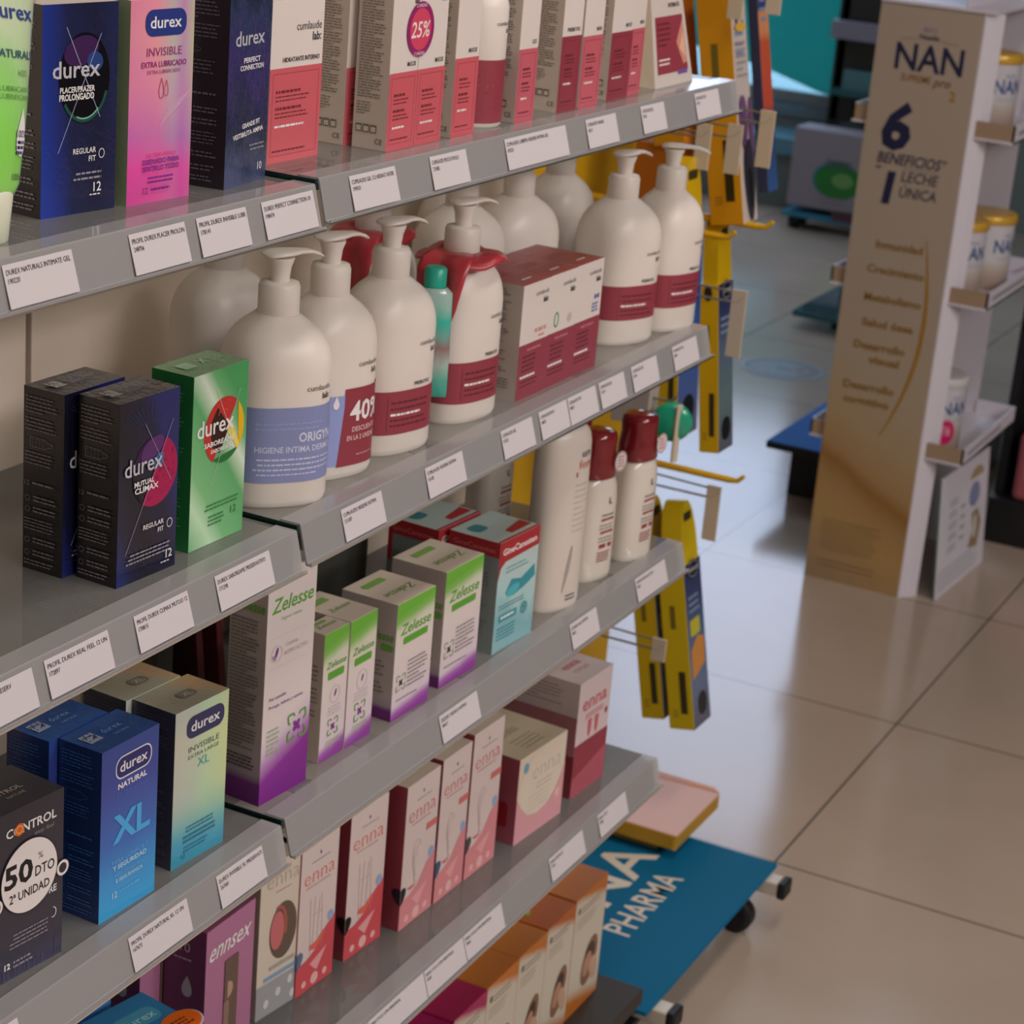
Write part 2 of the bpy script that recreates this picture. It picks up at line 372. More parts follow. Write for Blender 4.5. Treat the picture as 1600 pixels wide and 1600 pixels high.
tag_rail('M', .991, 1.056, 'PROFIL DUREX REAL FEEL 12 UN', '172897', PT+'second rail, left of the tag under the black box')
tag_rail('M', 1.084, 1.145, 'PROFIL DUREX CLIMAX MUTUO 12', '170815', PT+'second rail below the black and magenta box')
tag_rail('M', 1.178, 1.247, 'DUREX SABOREAME PRESERVATIVO', '171298', PT+'second rail below the green box')
tag_rail('M', 1.347, 1.408, 'CUMLAUDE HIGIENE INTIMA', '151587', PT+'second rail below the bottle with the blue label')
tag_rail('M', 1.479, 1.543, 'CUMLAUDE HIGIENE INTIMA', '15158', PT+'second rail below the second maroon labelled bottle')
tag_rail('M', 1.614, 1.675, 'CUMLAUDE GEL', '17321', PT+'second rail below the bottle with the red collar')
tag_rail('M', 1.689, 1.747, 'CUMLAUDE MUSA', '18821', 'left one of the two touching price tags below the maroon and white cartons')
tag_rail('M', 1.749, 1.810, 'CUMLAUDE OVU', '18821', 'right one of the two touching price tags below the maroon and white cartons')
tag_rail('M', 1.818, 1.876, 'CUMLAUDE DIA', '19110', PT+'second rail just right of the maroon and white cartons')
tag_rail('M', 1.894, 1.956, 'CUMLAUDE GEL', '19991', PT+'second rail, second from its right end')
tag_rail('M', 1.997, 2.062, 'CUMLAUDE HIG', '18876', PT+'second rail at its far right end')
tag_rail('L', .905, .968, 'NATURE PRESERVATIVO', '16610', PT+'third rail below the black box with the round sticker')
tag_rail('L', 1.088, 1.158, 'PROFIL DUREX NATURAL XL 12 UN', '167673', PT+'third rail below the bright blue box')
tag_rail('L', 1.196, 1.257, 'DUREX INVISIBLE XL PRESERVATI', '267681', PT+'third rail below the pearly green and teal box')
tag_rail('L', 1.539, 1.610, 'ZELESSE CUIDADO INTIMO', '186621', PT+'third rail below the pair of green topped cartons')
tag_rail('L', 1.806, 1.868, 'LETIFEM GEL INTIMO', '18812', PT+'third rail below the tall flat white bottle')
tag_rail('L', 1.965, 2.044, 'LETIFEM WOMAN LOCION', '18831', PT+'third rail at its far right end')
for i, (a, b) in enumerate(((1.36, 1.447), (1.448, 1.548), (1.549, 1.625), (1.626, 1.705))):
    tag_rail('B', a, b, 'ENNA CYCLE COPA MENSTRUAL', '19%d81' % (3+i), ('first from the left of four touching price tags on the lowest rail', 'second of four touching price tags on the lowest rail', 'third of four touching price tags on the lowest rail', 'fourth of four touching price tags on the lowest rail, the rightmost')[i])
tag_rail('B', 1.812, 1.893, 'ENNA FERTILITY', '17720', PT+'lowest rail above the last orange carton')
tag_rail('B', 1.931, 2.004, 'ENNA CYCLE', '17888', PT+'lowest rail at its far right end')

# ------------------------------------------------------------------ cartons: prints
white = mat('#bdb4b0', .4); cream = mat('#b9ae9f', .45); offw = mat('#a89f98', .5)
blk = mat('#141218', .25, 1.2, coat=.5); navy = mat('#161a4c', .3, 1.3); wht = mat('#c9c4c4', .4)
grey = mat('#7c7880', .4); dgrey = mat('#4a4850', .4); inkg = mat('#3c3838', .6, 1); txtg = mat('#6f6660', .6, 1.2)
navyink = mat('#1b1f55', .5, 1.1); blush = mat('#a8505c', .4); coral = mat('#ac4e57', .42); maroon = mat('#7c2f3c', .42)
foil = mat('#a8a8b0', .35, metal=.15); red = mat('#8d1f25', .35); plastic_white = mat('#c0b8b2', .38, spec=.5)

def durex_pill(g, p, u, v, w_, h, body=None, line=None):
    g.rrect(p, u-w_/2-1, v-h/2-1, u+w_/2+1, v+h/2+1, (h+2)/2*.85, line or wht); g.rrect(p, u-w_/2, v-h/2, u+w_/2, v+h/2, h/2*.85, body or navy)
    g.text(p, 'durex', u, v-h*.22, h*.50, wht, 'c', bold=.012, width=w_*.80)
def side_print(g, L, d, h, ink_, seed, ico=True, dots=False):
    """small print and icons on the narrow side of a box"""
    g.lines(L, 2.5, d-2.5, h-6, 5, 2.6, .75, ink_, seed); g.lines(L, 2.5, d-2.5, h-21, 4, 2.6, .75, ink_, seed+1)
    if ico:
        u0, v = 7, h-38
        pts = [(u0, v-3.4), (u0+13, v-3.2), (u0+15, v-1.6), (u0+18.5, v-1), (u0+19, v), (u0+18.5, v+1), (u0+15, v+1.6), (u0+13, v+3.2), (u0, v+3.4)]
        for i in range(len(pts)): a, b = pts[i], pts[(i+1) % len(pts)]; g.line(L, a[0], a[1], b[0], b[1], .35, ink_)
        if dots:
            for i in range(4):
                for j in range(3): g.ell(L, u0+2+i*3, v-2+j*2, .4, .4, ink_, n=6)
    g.lines(L, 2.5, d-6, h-45, 4, 2.6, .75, ink_, seed+2)
    if h > 100:
        g.text(L, '12', 2.5, h*.47, 3.6, ink_, 'l'); g.lines(L, 9, d-4, h*.47+3, 1, 3, 1.4, ink_, seed+3)
        for i, q in enumerate((.40, .34, .17, .10)):
            g.ring(L, 5, h*q, 2.1, 2.1, .35, ink_, 16); g.lines(L, 10, d-2.5, h*q+2.2, 2, 2.6, 1.0, ink_, seed+5+i)
        g.lines(L, 2.5, d-2.5, h*.29, 4, 2.4, .7, ink_, seed+9); g.lines(L, 2.5, d-2.5, h*.06, 2, 2.4, .9, ink_, seed+11)

def b_placer():
    fr = grad('print_midnight', [(0, '#142f8a'), (.18, '#122672'), (.4, '#10183e'), (.75, '#0e1230'), (1, '#141a40')], (.95, .12), .2, 2, .22, 1, bump=.2)
    g, F, L, T = carton(65, 34, 131, blk, fr, blk, mat('#35555e', .2, coat=1))
    g.ell(F, 36, 85, 22, 28, mat('#0b0a12', .15, 1)); g.ell(F, 33, 102, 15, 9, mat('#331a44', .2), 0, 360, rot=12); g.ell(F, 45, 95, 7, 6, mat('#22386c', .2), rot=-20)
    g.ring(F, 36, 85, 21.5, 27.5, 2.2, mat('#184438', .2), a0=215, a1=340); g.ring(F, 36, 85, 19.5, 25.5, .9, mat('#6f9c8c', .2), a0=250, a1=310)
    for a in ((14, 40, 50, 112), (20, 117, 50, 60)): g.line(F, *a, .45, mat('#8d90b0', .3))
    g.text(F, 'durex', 29, 86, 10.5, foil, 'c', width=41, bold=.012)
    g.text(F, 'PLACER/PRAZER', 30, 76.8, 3.5, wht, 'c', bold=.02, width=30, rot=0); g.text(F, 'PROLONGADO', 29.5, 72, 3.9, wht, 'c', bold=.025, width=30)
    g.text(F, 'REGULAR', 47, 38, 3.5, wht, 'r', bold=.01, width=20); g.text(F, 'FIT', 47, 32.6, 3.5, wht, 'r', bold=.01); g.ring(F, 52, 36.8, 2.6, 3.1, .5, wht)
    g.lines(F, 24, 52, 26, 2, 3.4, 1.3, grey, 3, 'r'); g.text(F, '12', 52, 13, 6, wht, 'r', bold=.01); g.lines(F, 42, 54, 11.5, 1, 2, .8, wht, 4)
    side_print(g, L, 34, 131, grey, 11); return g.build('condom_box', bevel=.0006)
def b_pink():
    fr = grad('print_iridescent_pink', [(0, '#b0307c'), (.18, '#c8388c'), (.34, '#a85a9a'), (.55, '#c07a90'), (.8, '#cf9080'), (1, '#c77e86')], (.05, .95), .12, 3, .3, .4,
              stops2=[(0, '#b85a98'), (.45, '#c87c98'), (.68, '#7ea8ac'), (.82, '#7a70b4'), (1, '#7fae8e')], d2=(.95, .05), mixstops=[(.15, .15), (.7, .55)])
    g, F, L, T = carton(62, 34, 131, mat('#8c6a80', .35), fr, mat('#6c7c64', .4), mat('#b48a90', .4))
    durex_pill(g, F, 34, 116, 38, 15, mat('#24306e', .3), mat('#24306e', .3)); pk = mat('#7c2a66', .4)
    g.text(F, 'INVISIBLE', 33, 95, 5.4, pk, 'c', width=34); g.text(F, 'EXTRA LUBRICADO', 33, 88, 3.6, pk, 'c', bold=.02, width=44); g.text(F, 'EXTRA LUBRIFICADO', 33, 83.6, 2.4, pk, 'c', width=32)
    for du, s in ((-2.2, 1), (2.4, .8)):
        pts = [(33+du+3.2*s*math.sin(t)*math.sin(t/2)**1.2, 74+6.5*s*math.cos(t)) for t in [2*PI*i/24 for i in range(24)]]
        for i in range(24): a, b = pts[i], pts[(i+1) % 24]; g.line(F, *a, *b, .5, mat('#a02a50', .4))
    R = random.Random(5)
    for i in range(9): g.line(F, 30+i*2.2, 50+i*1.5, 40+i*2.2, 64+i*.8, .25, mat('#d8a8b8', .4))
    pu = mat('#6a1f7c', .4); g.text(F, 'ULTRA FINO', 32, 30, 2.6, mat('#c0306c', .4), 'c', width=28); g.text(F, 'DISENADO PARA', 32, 25.5, 3.2, pu, 'c', bold=.02, width=36); g.text(F, 'SENTIRLO TODO', 32, 21, 3.2, pu, 'c', bold=.02, width=36)
    g.lines(F, 18, 46, 17, 2, 2.8, 1.2, pu, 6, 'c'); g.text(F, '12', 15, 6, 4.5, pu, 'l'); g.lines(F, 23, 46, 9.5, 1, 3, 1.6, pu, 8); return g.build('condom_box', bevel=.0006)
def b_perfect():
    fr = grad('print_night_violet', [(0, '#3d4668'), (.3, '#20263f'), (.6, '#332a5c'), (.85, '#253052'), (1, '#151c33')], (.1, .9), .7, 3, .2, 1, bump=.4)
    g, F, L, T = carton(61, 47, 131, blk, fr, blk, mat('#2c3450', .2, coat=1))
    g.text(F, 'durex', 30, 96, 10, foil, 'c', width=42, bold=.012); g.text(F, 'PERFECT', 34, 84, 3.4, wht, 'c', bold=.02, width=24); g.text(F, 'CONNECTION', 34, 79, 3.4, wht, 'c', bold=.02, width=34)
    g.text(F, 'GRANDE FIT', 36, 40, 3.2, wht, 'c', bold=.02, width=26, rot=4); g.text(F, 'VESTIBILITA AMPIA', 32, 34, 3.2, wht, 'c', bold=.02, width=44, rot=4); g.lines(F, 30, 56, 27, 2, 3, 1.1, grey, 9, 'r'); g.text(F, '10', 54, 8, 5.5, wht, 'r')
    side_print(g, L, 47, 131, dgrey, 21); return g.build('condom_box', bevel=.0006)
def b_cum(w_, d, h, col, split, seed, title='MUCUS', brand=True, sideink=True, name='skincare_carton'):
    """white carton with a coloured lower block"""
    g, F, L, T = carton(w_, d, h, white, white, mat('#9a9189', .5), mat('#a9a09a', .5))  # side and top: the same white toned down, shade put into the colour
    g.rect(F, 0, 0, w_, split, col); dk = inkg
    if brand:
        g.text(F, 'cumlaude', w_-3, h-22, min(6, w_*.1), mat('#4a4644', .5, 1), 'r', width=w_*.48); g.text(F, 'lab:', w_-3, h-30, min(6, w_*.1), dk, 'r', bold=.02)
    g.text(F, title, w_-4, split+4, 3.3, dk, 'r', bold=.02, width=min(w_*.72, len(title)*2.6))
    k2 = mat('#5a2028', .5, 1.2) if col is not coral else mat('#6c262e', .5, 1.2)
    for a in ((4, 5, w_-4, 5), (4, split-4, w_-4, split-4), (4, 5, 4, split-4), (w_-4, 5, w_-4, split-4)): g.line(F, *a, .3, k2)
    R = random.Random(seed); v = split-16
    for n in range(2):
        g.lines(F, 8, 8+(w_-14)*.75, v, 1, 3, 2.0, k2, seed+n); g.lines(F, 8, w_-8, v-4, 2, 2.8, 1.0, k2, seed+n+7); v -= 12
    g.lines(F, 8, w_-12, v-1, 1, 3, 1.6, wht, seed+30); g.lines(F, 6, w_-6, 9, 1, 3, 1.2, k2, seed+31)
    if sideink:
        g.lines(L, 3, d-3, h-3, int((h-40)/2.1), 2.1, .9, txtg, seed+3); g.lines(L, 3, d*.6, 36, 5, 2.1, .8, txtg, seed+4)
        for i in range(3): g.rect(L, 3+i*6.5, 13, 8.5+i*6.5, 19, mat('#5a5450', .5, 1.1)); g.rect(L, 3.7+i*6.5, 13.8, 7.8+i*6.5, 17.6, mat('#9a9189', .5))
        g.text(L, 'CE', d-3, 5, 4, inkg, 'r')
    return g.build(name, bevel=.0006)

# ---------------- top shelf
zT = ZS['T']
put(tag(b_placer(), 'shiny dark blue box with a black side and round planet picture, 12 pack', 'box', 'boxes on the top shelf'), 1.053, .842, zT, -7)
put(tag(b_pink(), 'pink and violet iridescent box with a navy oval logo at the top', 'box', 'boxes on the top shelf'), 1.126, .831, zT, -5)
put(tag(b_perfect(), 'wrinkly film wrapped dark violet box with wide black side, left of the coral carton', 'box', 'boxes on the top shelf'), 1.221, .820, zT, 6)
def gel_tube():
    root = empty('gel_tube')
    m = grad('print_green_gel', [(0, '#8fc46a'), (.35, '#79c04e'), (.6, '#86b86c'), (.75, '#a9bc98'), (1, '#b4bda6')], (.12, .95), .35, 3, .15, 1, bump=.2)
    rings = []
    for z, a, b in ((.030, .020, .016), (.036, .0215, .018), (.08, .026, .016), (.125, .031, .009), (.150, .034, .0025), (.168, .0345, .0015), (.170, .0345, .0010)):
        rings.append([(a*math.copysign(abs(math.cos(t))**.8, math.cos(t)), b*math.copysign(abs(math.sin(t))**.8, math.sin(t)), z) for t in [2*PI*j/40 for j in range(40)]])
    g = G(); vs = [p for r in rings for p in r]; uv = [((p[0]+.035)/.07, p[2]/.17) for p in vs]; n = 40
    g.mesh(vs, [(i*n+j, i*n+(j+1) % n, (i+1)*n+(j+1) % n, (i+1)*n+j) for i in range(len(rings)-1) for j in range(n)], m, uv, smooth=True)
    g.mesh(rings[-1], [tuple(range(n))], m)
    def wd(z):
        P = ((.030, .020, .016), (.036, .0215, .018), (.08, .026, .016), (.125, .031, .009), (.150, .034, .0025), (.17, .0345, .001))
        for (a, x, y), (b, x2, y2) in zip(P, P[1:]):
            if z <= b: k = (z-a)/(b-a); return x+(x2-x)*k, y+(y2-y)*k
        return P[-1][1:]
    def F(u, v, e):
        z = min(.169, max(.031, v*mm)); a, b = wd(z); x = max(-.97, min(.97, u*mm/a)); c = math.acos(x) if False else None
        y = b*(1-abs(x)**2.5)**(1/2.5); return (x*a, -y-e-.0003, z)
    g.text(F, 'durex', 2, 130, 9, mat('#2c3a78', .4), 'c', width=46, bold=.012); g.text(F, 'NATURALS', 2, 108, 4.6, mat('#2f4a5c', .4), 'c', bold=.015, width=44)
    g.text(F, 'H2O', 10, 98, 3.6, mat('#4a7a3c', .4), 'c'); g.text(F, 'LUBRICANTE', 4, 89, 3, mat('#4f8040', .4), 'c', width=36); g.text(F, 'LUBRIFICANTE', 4, 84.5, 3, mat('#4f8040', .4), 'c', width=36)
    pts = [(9+8*math.sin(t)*abs(math.sin(t/2))**1.3, 66+14*math.cos(t)) for t in [2*PI*i/28 for i in range(28)]]; g.poly(F, pts[::-1], wht)
    g.text(F, '100%', 9, 63, 4.2, navyink, 'c', bold=.01); g.lines(F, 3, 15.5, 61, 3, 3, 1.9, navyink, 2, 'c', 1); g.text(F, '100ml', 7, 38, 4, inkg, 'c')
    g.build('tube', root)
    g = G(); g.lathe([(.015, 0), (.017, .002), (.0175, .029), (.0165, .031)], mat('#b8bba8', .35), 32); g.build('cap', root); return root
put(tag(gel_tube(), 'green gel tube standing on its cap at the left end of the top shelf', 'tube'), .981, .830, zT, 6, 0, 9)
put(tag(b_cum(66, 40, 116, coral, 68, 41, 'HIDRATANTE INTERNO'), 'white and coral carton at the left end of the right bay on the top shelf', 'carton', 'white cartons on the top shelf'), 1.308, .843, zT, -2)
put(tag(b_cum(44, 28, 140, coral, 59, 42), 'tall narrow white carton tucked behind the cartons with the round purple sticker', 'carton', 'white cartons on the top shelf'), 1.424, .849, zT, -1)
put(tag(b_cum(43, 30, 140, coral, 59, 43), 'left one of two tall white and coral cartons sharing the round purple sticker', 'carton', 'white cartons on the top shelf'), 1.427, .813, zT, 0)
put(tag(b_cum(43, 30, 140, coral, 59, 44, sideink=False), 'right one of two tall white and coral cartons sharing the round purple sticker', 'carton', 'white cartons on the top shelf'), 1.4705, .813, zT, 0)
def sticker25():
    g = G(); p = lambda u, v, e: (u*mm, -e, v*mm)
    g.ell(p, 0, 0, 21, 21, mat('#7c1f58', .4), n=48); g.ell(p, 0, 0, 16, 16, mat('#b43c54', .4), n=40)
    g.text(p, '25%', 0, -6, 12, wht, 'c', shear=.15, width=29, bold=.008); g.text(p, '2 UNIDAD', 0, 16.8, 2.6, wht, 'c', width=16); g.text(p, '2 UNIDAD', 0, -19.6, 2.6, wht, 'c', width=16); return g.build('discount_sticker')
o = sticker25(); o.location = (1.4695, .8126, zT+.090); tag(o, 'round purple and coral discount sticker reading 25% across two white cartons', 'sticker')
put(tag(b_cum(37, 30, 140, coral, 63, 45), 'white and coral carton standing just left of the small white bottle', 'carton', 'white cartons on the top shelf'), 1.527, .811, zT, -2)
put(tag(b_cum(33, 30, 140, blush, 62, 46, 'CLX'), 'glossy white and rose carton standing just right of the small white bottle', 'carton', 'white cartons on the top shelf'), 1.640, .811, zT, -2)
put(tag(b_cum(36, 30, 140, maroon, 66, 47, 'PREBIOTIC'), 'white and maroon carton with a wide printed side, fourth from the white pouch', 'carton', 'white cartons on the top shelf'), 1.730, .815, zT, -3)
put(tag(b_cum(40, 30, 140, blush, 64, 48, 'MUSA', sideink=False), 'white and rose carton touching the right side of the wide sided maroon carton', 'carton', 'white cartons on the top shelf'), 1.768, .812, zT, -1)
put(tag(b_cum(47, 26, 140, maroon, 62, 49, 'MUCUS'), 'white and maroon carton with a pale leaf mark, second from the white pouch', 'carton', 'white cartons on the top shelf'), 1.838, .816, zT, 0)
put(tag(b_cum(34, 26, 140, blush, 62, 50, 'MUSA', sideink=False), 'glossy white and rose carton directly left of the white pouch', 'carton', 'white cartons on the top shelf'), 1.887, .818, zT, 2)
def small_bottle():
    root = empty('spray_bottle'); g = G()
    g.lathe([(.0235, 0), (.0255, .002), (.0255, .098), (.0235, .106), (.0175, .1125), (.013, .114)], plastic_white, 40)
    def S(u, v, e): t = u*mm/.0255-PI/2; r = .0255+e; return (r*math.cos(t), r*math.sin(t), v*mm)
    g.text(S, 'cumlaude', 1, 84, 3.6, inkg, 'l', width=20, fine=2.5); g.text(S, 'lab:', 21, 78, 3.6, inkg, 'r', bold=.02); g.build('body', root)
    g = G(); g.grid(S, -79, 4, 79, 56, maroon, 60, 1, e=.0003); g.lines(S, -12, 12, 36, 1, 3, 2, wht, 3); g.lines(S, -14, 14, 30, 4, 4, 1.6, mat('#4a1820', .5), 4); g.lines(S, -14, 14, 48, 2, 4, 1.6, mat('#4a1820', .5), 5); g.build('label', root)
    g = G(); g.lathe([(.0145, .1135), (.015, .115), (.015, .140), (.013, .142)], mat('#8a857f', .3), 32); g.build('cap', root); return root
put(tag(small_bottle(), 'small white bottle with rounded shoulders and maroon label on the top shelf', 'bottle'), 1.610, .837, zT, -25)
def pouch():
    g = G(); w1, w2, d1, d2, h = 100, 74, 52, 7, 118
    P = lambda x, y, z: (x*mm, y*mm, z*mm)
    a = [P(0, 0, 0), P(w1, 0, 0), P(w1, d1, 0), P(0, d1, 0)]; o_ = 6; b = [P(o_, 22, h), P(o_+w2, 22, h), P(o_+w2, 22+d2, h), P(o_, 22+d2, h)]
    fm = mat('#b9afaa', .25, coat=.6); g.mesh(a+b, [(0, 1, 5, 4), (4, 5, 6, 7), (1, 2, 6, 5), (2, 3, 7, 6), (3, 2, 1, 0)], fm); g.face([a[3], a[0], b[0], b[3]], mat('#aba08f', .4))
    sl = 22/h
    def F(u, v, e): k = v/h; return ((o_*k+u/w1*(w1+(w2-w1)*k))*mm, v*sl*mm-e, v*mm+e*.18)
    g.rect(F, 9, 12, 91, 66, maroon); g.poly(F, [(66, 40), (91, 62), (91, 20), (80, 18)], mat('#b07868', .3)); g.poly(F, [(74, 34), (88, 50), (88, 24)], mat('#c79a84', .3))
    g.lines(F, 14, 60, 60, 5, 5, 1.8, mat('#4a1820', .5), 4); g.lines(F, 14, 50, 26, 2, 4, 1.6, wht, 5); g.text(F, 'cumlaude', 88, 92, 4.5, inkg, 'r', width=32); g.text(F, 'lab:', 88, 85, 4.5, inkg, 'r', bold=.02); g.text(F, 'INTIMATE', 86, 74, 4, inkg, 'r', bold=.02, width=34)
    g.ring(F, 16, 96, 5, 7, 1.6, mat('#5b7a62', .4), a0=60, a1=330); g.rect(F, 62, 9, 88, 13, mat('#5d4a80', .4)); return g.build('wipes_pouch', bevel=.001)
put(tag(pouch(), 'white wedge shaped pouch with a maroon panel at the right end of the top shelf', 'pouch'), 1.958, .818, zT, 1)

# ---------------- second shelf: boxes
zM = ZS['M']
def b_mutual():
    fr = grad('print_navy_black', [(0, '#1c2460'), (.2, '#141630'), (.45, '#0f0f1c'), (.8, '#121430'), (1, '#1a2058')], (.8, .5), .25, 2, .2, .6)
    g, F, L, T = carton(63, 35, 131, mat('#120f14', .3, 1.0, coat=.2), fr, mat('#120f14', .3, 1.0, coat=.2), mat('#4a4a50', .2, coat=1, bump=.5))
    cx, cy, r = 38, 76, 24
    g.ell(F, cx, cy, r, r*1.05, mat('#8c1644', .3), -122, 62, n=30); g.ell(F, cx, cy, r, r*1.05, mat('#2c1638', .3), 72, 176, n=24); g.ell(F, cx, cy, r, r*1.05, mat('#101018', .3), 176, 238, n=16)
    g.ell(F, cx-3, cy+17, 13, 7, mat('#4a2858', .3), rot=25); g.ell(F, cx+4, cy+7, 6, 4.5, mat('#2f5a8c', .3), rot=40)
    R = random.Random(3)
    for i in range(26): a = R.uniform(-2, .9); q = R.uniform(.2, .92)*r; g.ell(F, cx+q*math.cos(a), cy+q*math.sin(a), R.uniform(.5, 1.6), R.uniform(.4, 1.1), mat('#7d1440', .3), n=7)
    g.line(F, 8, 22, 56, 110, .4, mat('#8a8098', .3)); g.line(F, 26, 112, 55, 66, .4, mat('#8a8098', .3))
    for i in range(14): g.line(F, 31+2*math.cos(i*.45), 6+i*.2, 31+34*math.cos(.2+i*.2), 4+22*math.sin(.2+i*.2), .18, mat('#2c2848', .3)); g.line(F, 33+12*math.cos(.2+i*.2), 112, 33+30*math.cos(.2+i*.2), 118+8*math.sin(.2+i*.2), .18, mat('#2f3b66', .3))
    g.text(F, 'durex', 25, 78, 12, foil, 'c', width=40, bold=.01); g.text(F, 'MUTUAL', 26, 69, 3.6, wht, 'c', bold=.025, width=21); g.text(F, 'CLIMAX', 28.5, 64, 4, wht, 'c', bold=.025, width=25)
    g.text(F, 'REGULAR', 48, 36, 3.4, wht, 'r', bold=.008, width=22); g.text(F, 'FIT', 48, 30.5, 3.4, wht, 'r', bold=.008); g.ring(F, 54.5, 34.5, 3, 3.4, .5, wht)
    g.lines(F, 6, 55, 21, 3, 2.8, 1.1, grey, 14, 'r', 1); g.text(F, '12', 58, 9, 6, wht, 'r', bold=.008); g.lines(F, 46, 58, 7, 1, 2, .8, wht, 4)
    side_print(g, L, 35, 131, mat('#6a646a', .4, 1.3), 31, dots=True)
    g.rect(T, 6, 12, 17, 24, mat('#8f8a8a', .3)); R = random.Random(8)
    for i in range(16): x, y = R.uniform(6.5, 16), R.uniform(12.5, 23); g.rect(T, x, y, x+1, y+1, blk)
    g.lines(T, 22, 56, 26, 5, 3, 1.2, mat('#7c7c82', .4), 17); return g.build('condom_box', bevel=.0006)
m2 = b_mutual(); put(tag(m2, 'black and navy box with a magenta disc, front one of the black pair', 'box', 'boxes on the second shelf'), 1.1115, .821, zM, -3)
m1 = m2.copy(); C.objects.link(m1); put(tag(m1, 'black box behind the magenta disc box, only its printed side and top showing', 'box', 'boxes on the second shelf'), 1.104, .861, zM, -2)
def b_green():
    fr = grad('print_green_sheen', [(0, '#5f9c68'), (.2, '#a5c2a4'), (.34, '#68a26e'), (.5, '#5c9a66'), (.64, '#4d905a'), (.78, '#b7c9b4'), (.88, '#5e9a68'), (1, '#3c8a50')], (.5, .72), .05, 2, .25, .5)
    g, F, L, T = carton(66, 37, 131, mat('#1f6a38', .35), fr, mat('#1b5e33', .35), mat('#6f9a70', .2, coat=1, bump=.4))
    cx, cy, r = 38, 84, 24
    g.ell(F, cx, cy, r, r*1.05, mat('#a32a28', .3), 52, 238, n=30); g.ell(F, cx, cy, r*.98, r, mat('#1c6030', .3), 236, 318, n=18); g.ell(F, cx, cy, r, r*1.05, mat('#c89a14', .3), 318, 408, n=18)
    g.poly(F, [(cx+4, cy-2), (cx+r*.70, cy-r*.74), (cx+r*.80, cy-r*.6), (cx+8, cy+6)], mat('#d0b850', .3)); g.poly(F, [(20, 90), (29, 103), (44, 86), (33, 68), (24, 74)], mat('#2b1512', .3))
    R = random.Random(4)
    for i in range(14): a = R.uniform(1.2, 2.2); q = R.uniform(.6, .95)*r; g.ell(F, cx+q*math.cos(a), cy+q*math.sin(a), .6, .5, mat('#c85040', .3), n=6)
    g.line(F, 24, 46, 56, 112, .4, mat('#a8b0a8', .3)); g.line(F, 27, 116, 52, 70, .4, mat('#c0a8a0', .3))
    g.text(F, 'durex', 27, 84, 12.5, wht, 'c', width=44, bold=.01); g.text(F, 'SABOREAME', 32, 75, 3.6, wht, 'c', bold=.025, width=36); g.text(F, 'SABOREIA-ME', 36, 69.6, 2.8, wht, 'c', bold=.02, width=28)
    gd = mat('#2c6b3c', .4); g.lines(F, 14, 58, 31, 2, 3, 1.2, gd, 3, 'r', 1); g.lines(F, 22, 44, 22, 3, 3, 1.2, gd, 5); g.text(F, '12', 56, 18, 6, gd, 'r')
    ls = mat('#4b8a5c', .4)
    for q in (118, 100, 78, 55, 40, 25): g.lines(L, 3, 34, q, 3, 2.8, 1, ls, q)
    g.rect(T, 10, 14, 24, 26, mat('#9ab49a', .3)); g.text(T, 'X', 36, 16, 9, mat('#a8c0a8', .3), 'c', bold=.01); g.lines(T, 44, 60, 24, 3, 3, 1.2, mat('#8aae8e', .3), 3); return g.build('condom_box', bevel=.0006)
put(tag(b_green(), 'green box with a red, yellow and green fruit disc on the second shelf', 'box', 'boxes on the second shelf'), 1.1985, .823, zM, -1.5)
def b_trio(i):
    g, F, L, T = carton(56, 74, 108, white, white, mat('#968d86', .5), mat('#7c3038', .35))  # left side is the carton white painted in its shaded tone
    g.rect(F, 0, 0, 56, 52, mat('#7d3442', .42)); k2 = mat('#55202a', .5)
    g.text(F, 'cumlaude', 51, 95, 4.6, mat('#6b6664', .5), 'r', width=26); g.text(F, 'lab:', 51, 87, 5.2, inkg, 'r', bold=.03)
    if i == 0: g.text(F, 'PROBIOTIC', 52, 60, 4, mat('#b4624a', .4), 'r', width=24); g.lines(F, 36, 52, 57, 1, 3, 1.5, mat('#b4624a', .4), 4)
    if i == 1: g.ring(F, 16, 64, 5, 7.5, 1.8, mat('#3f8a6a', .4)); g.ell(F, 44, 62, 4.5, 4.5, mat('#a79f9c', .4))
    if i == 2:
        for q in (42, 48): g.ell(F, q, 72, 2.2, 2.4, mat('#3a3f86', .4))
        g.lines(F, 36, 52, 66, 3, 3.4, 1.8, mat('#5a5c94', .4), 6)
    g.lines(F, 16, 46, 47, 1, 3, 2, mat('#a2666c', .4), 2); g.lines(F, 8, 40, 41, 4, 4.4, 2, k2, 11+i); g.lines(F, 6, 40, 22, 1, 4, 2.2, wht, 5); g.lines(F, 6, 48, 17, 2, 4, 1.6, k2, 9+i)
    for q in (56, 28): g.line(T, 4, q, 52, q, .8, mat('#a5605c', .4))
    g.lines(T, 10, 46, 44, 3, 4, 1.6, mat('#8f464a', .4), i); g.lines(T, 20, 42, 14, 1, 4, 2.4, wht, 3)
    g.lines(L, 4, 70, 103, 22, 2.3, 1, txtg, 3); g.lines(L, 4, 70, 46, 8, 2.6, .9, txtg, 5); g.lines(L, 40, 70, 20, 4, 2.6, .9, txtg, 6); return g.build('capsule_carton', bevel=.0006)
for i, l in enumerate(('left', 'middle', 'right')):
    put(tag(b_trio(i), f'{l} one of three white cartons with maroon tops and maroon lower halves', 'carton', 'maroon topped cartons on the second shelf'), 1.697+i*.0568, .815-.0003*i, zM, -1)

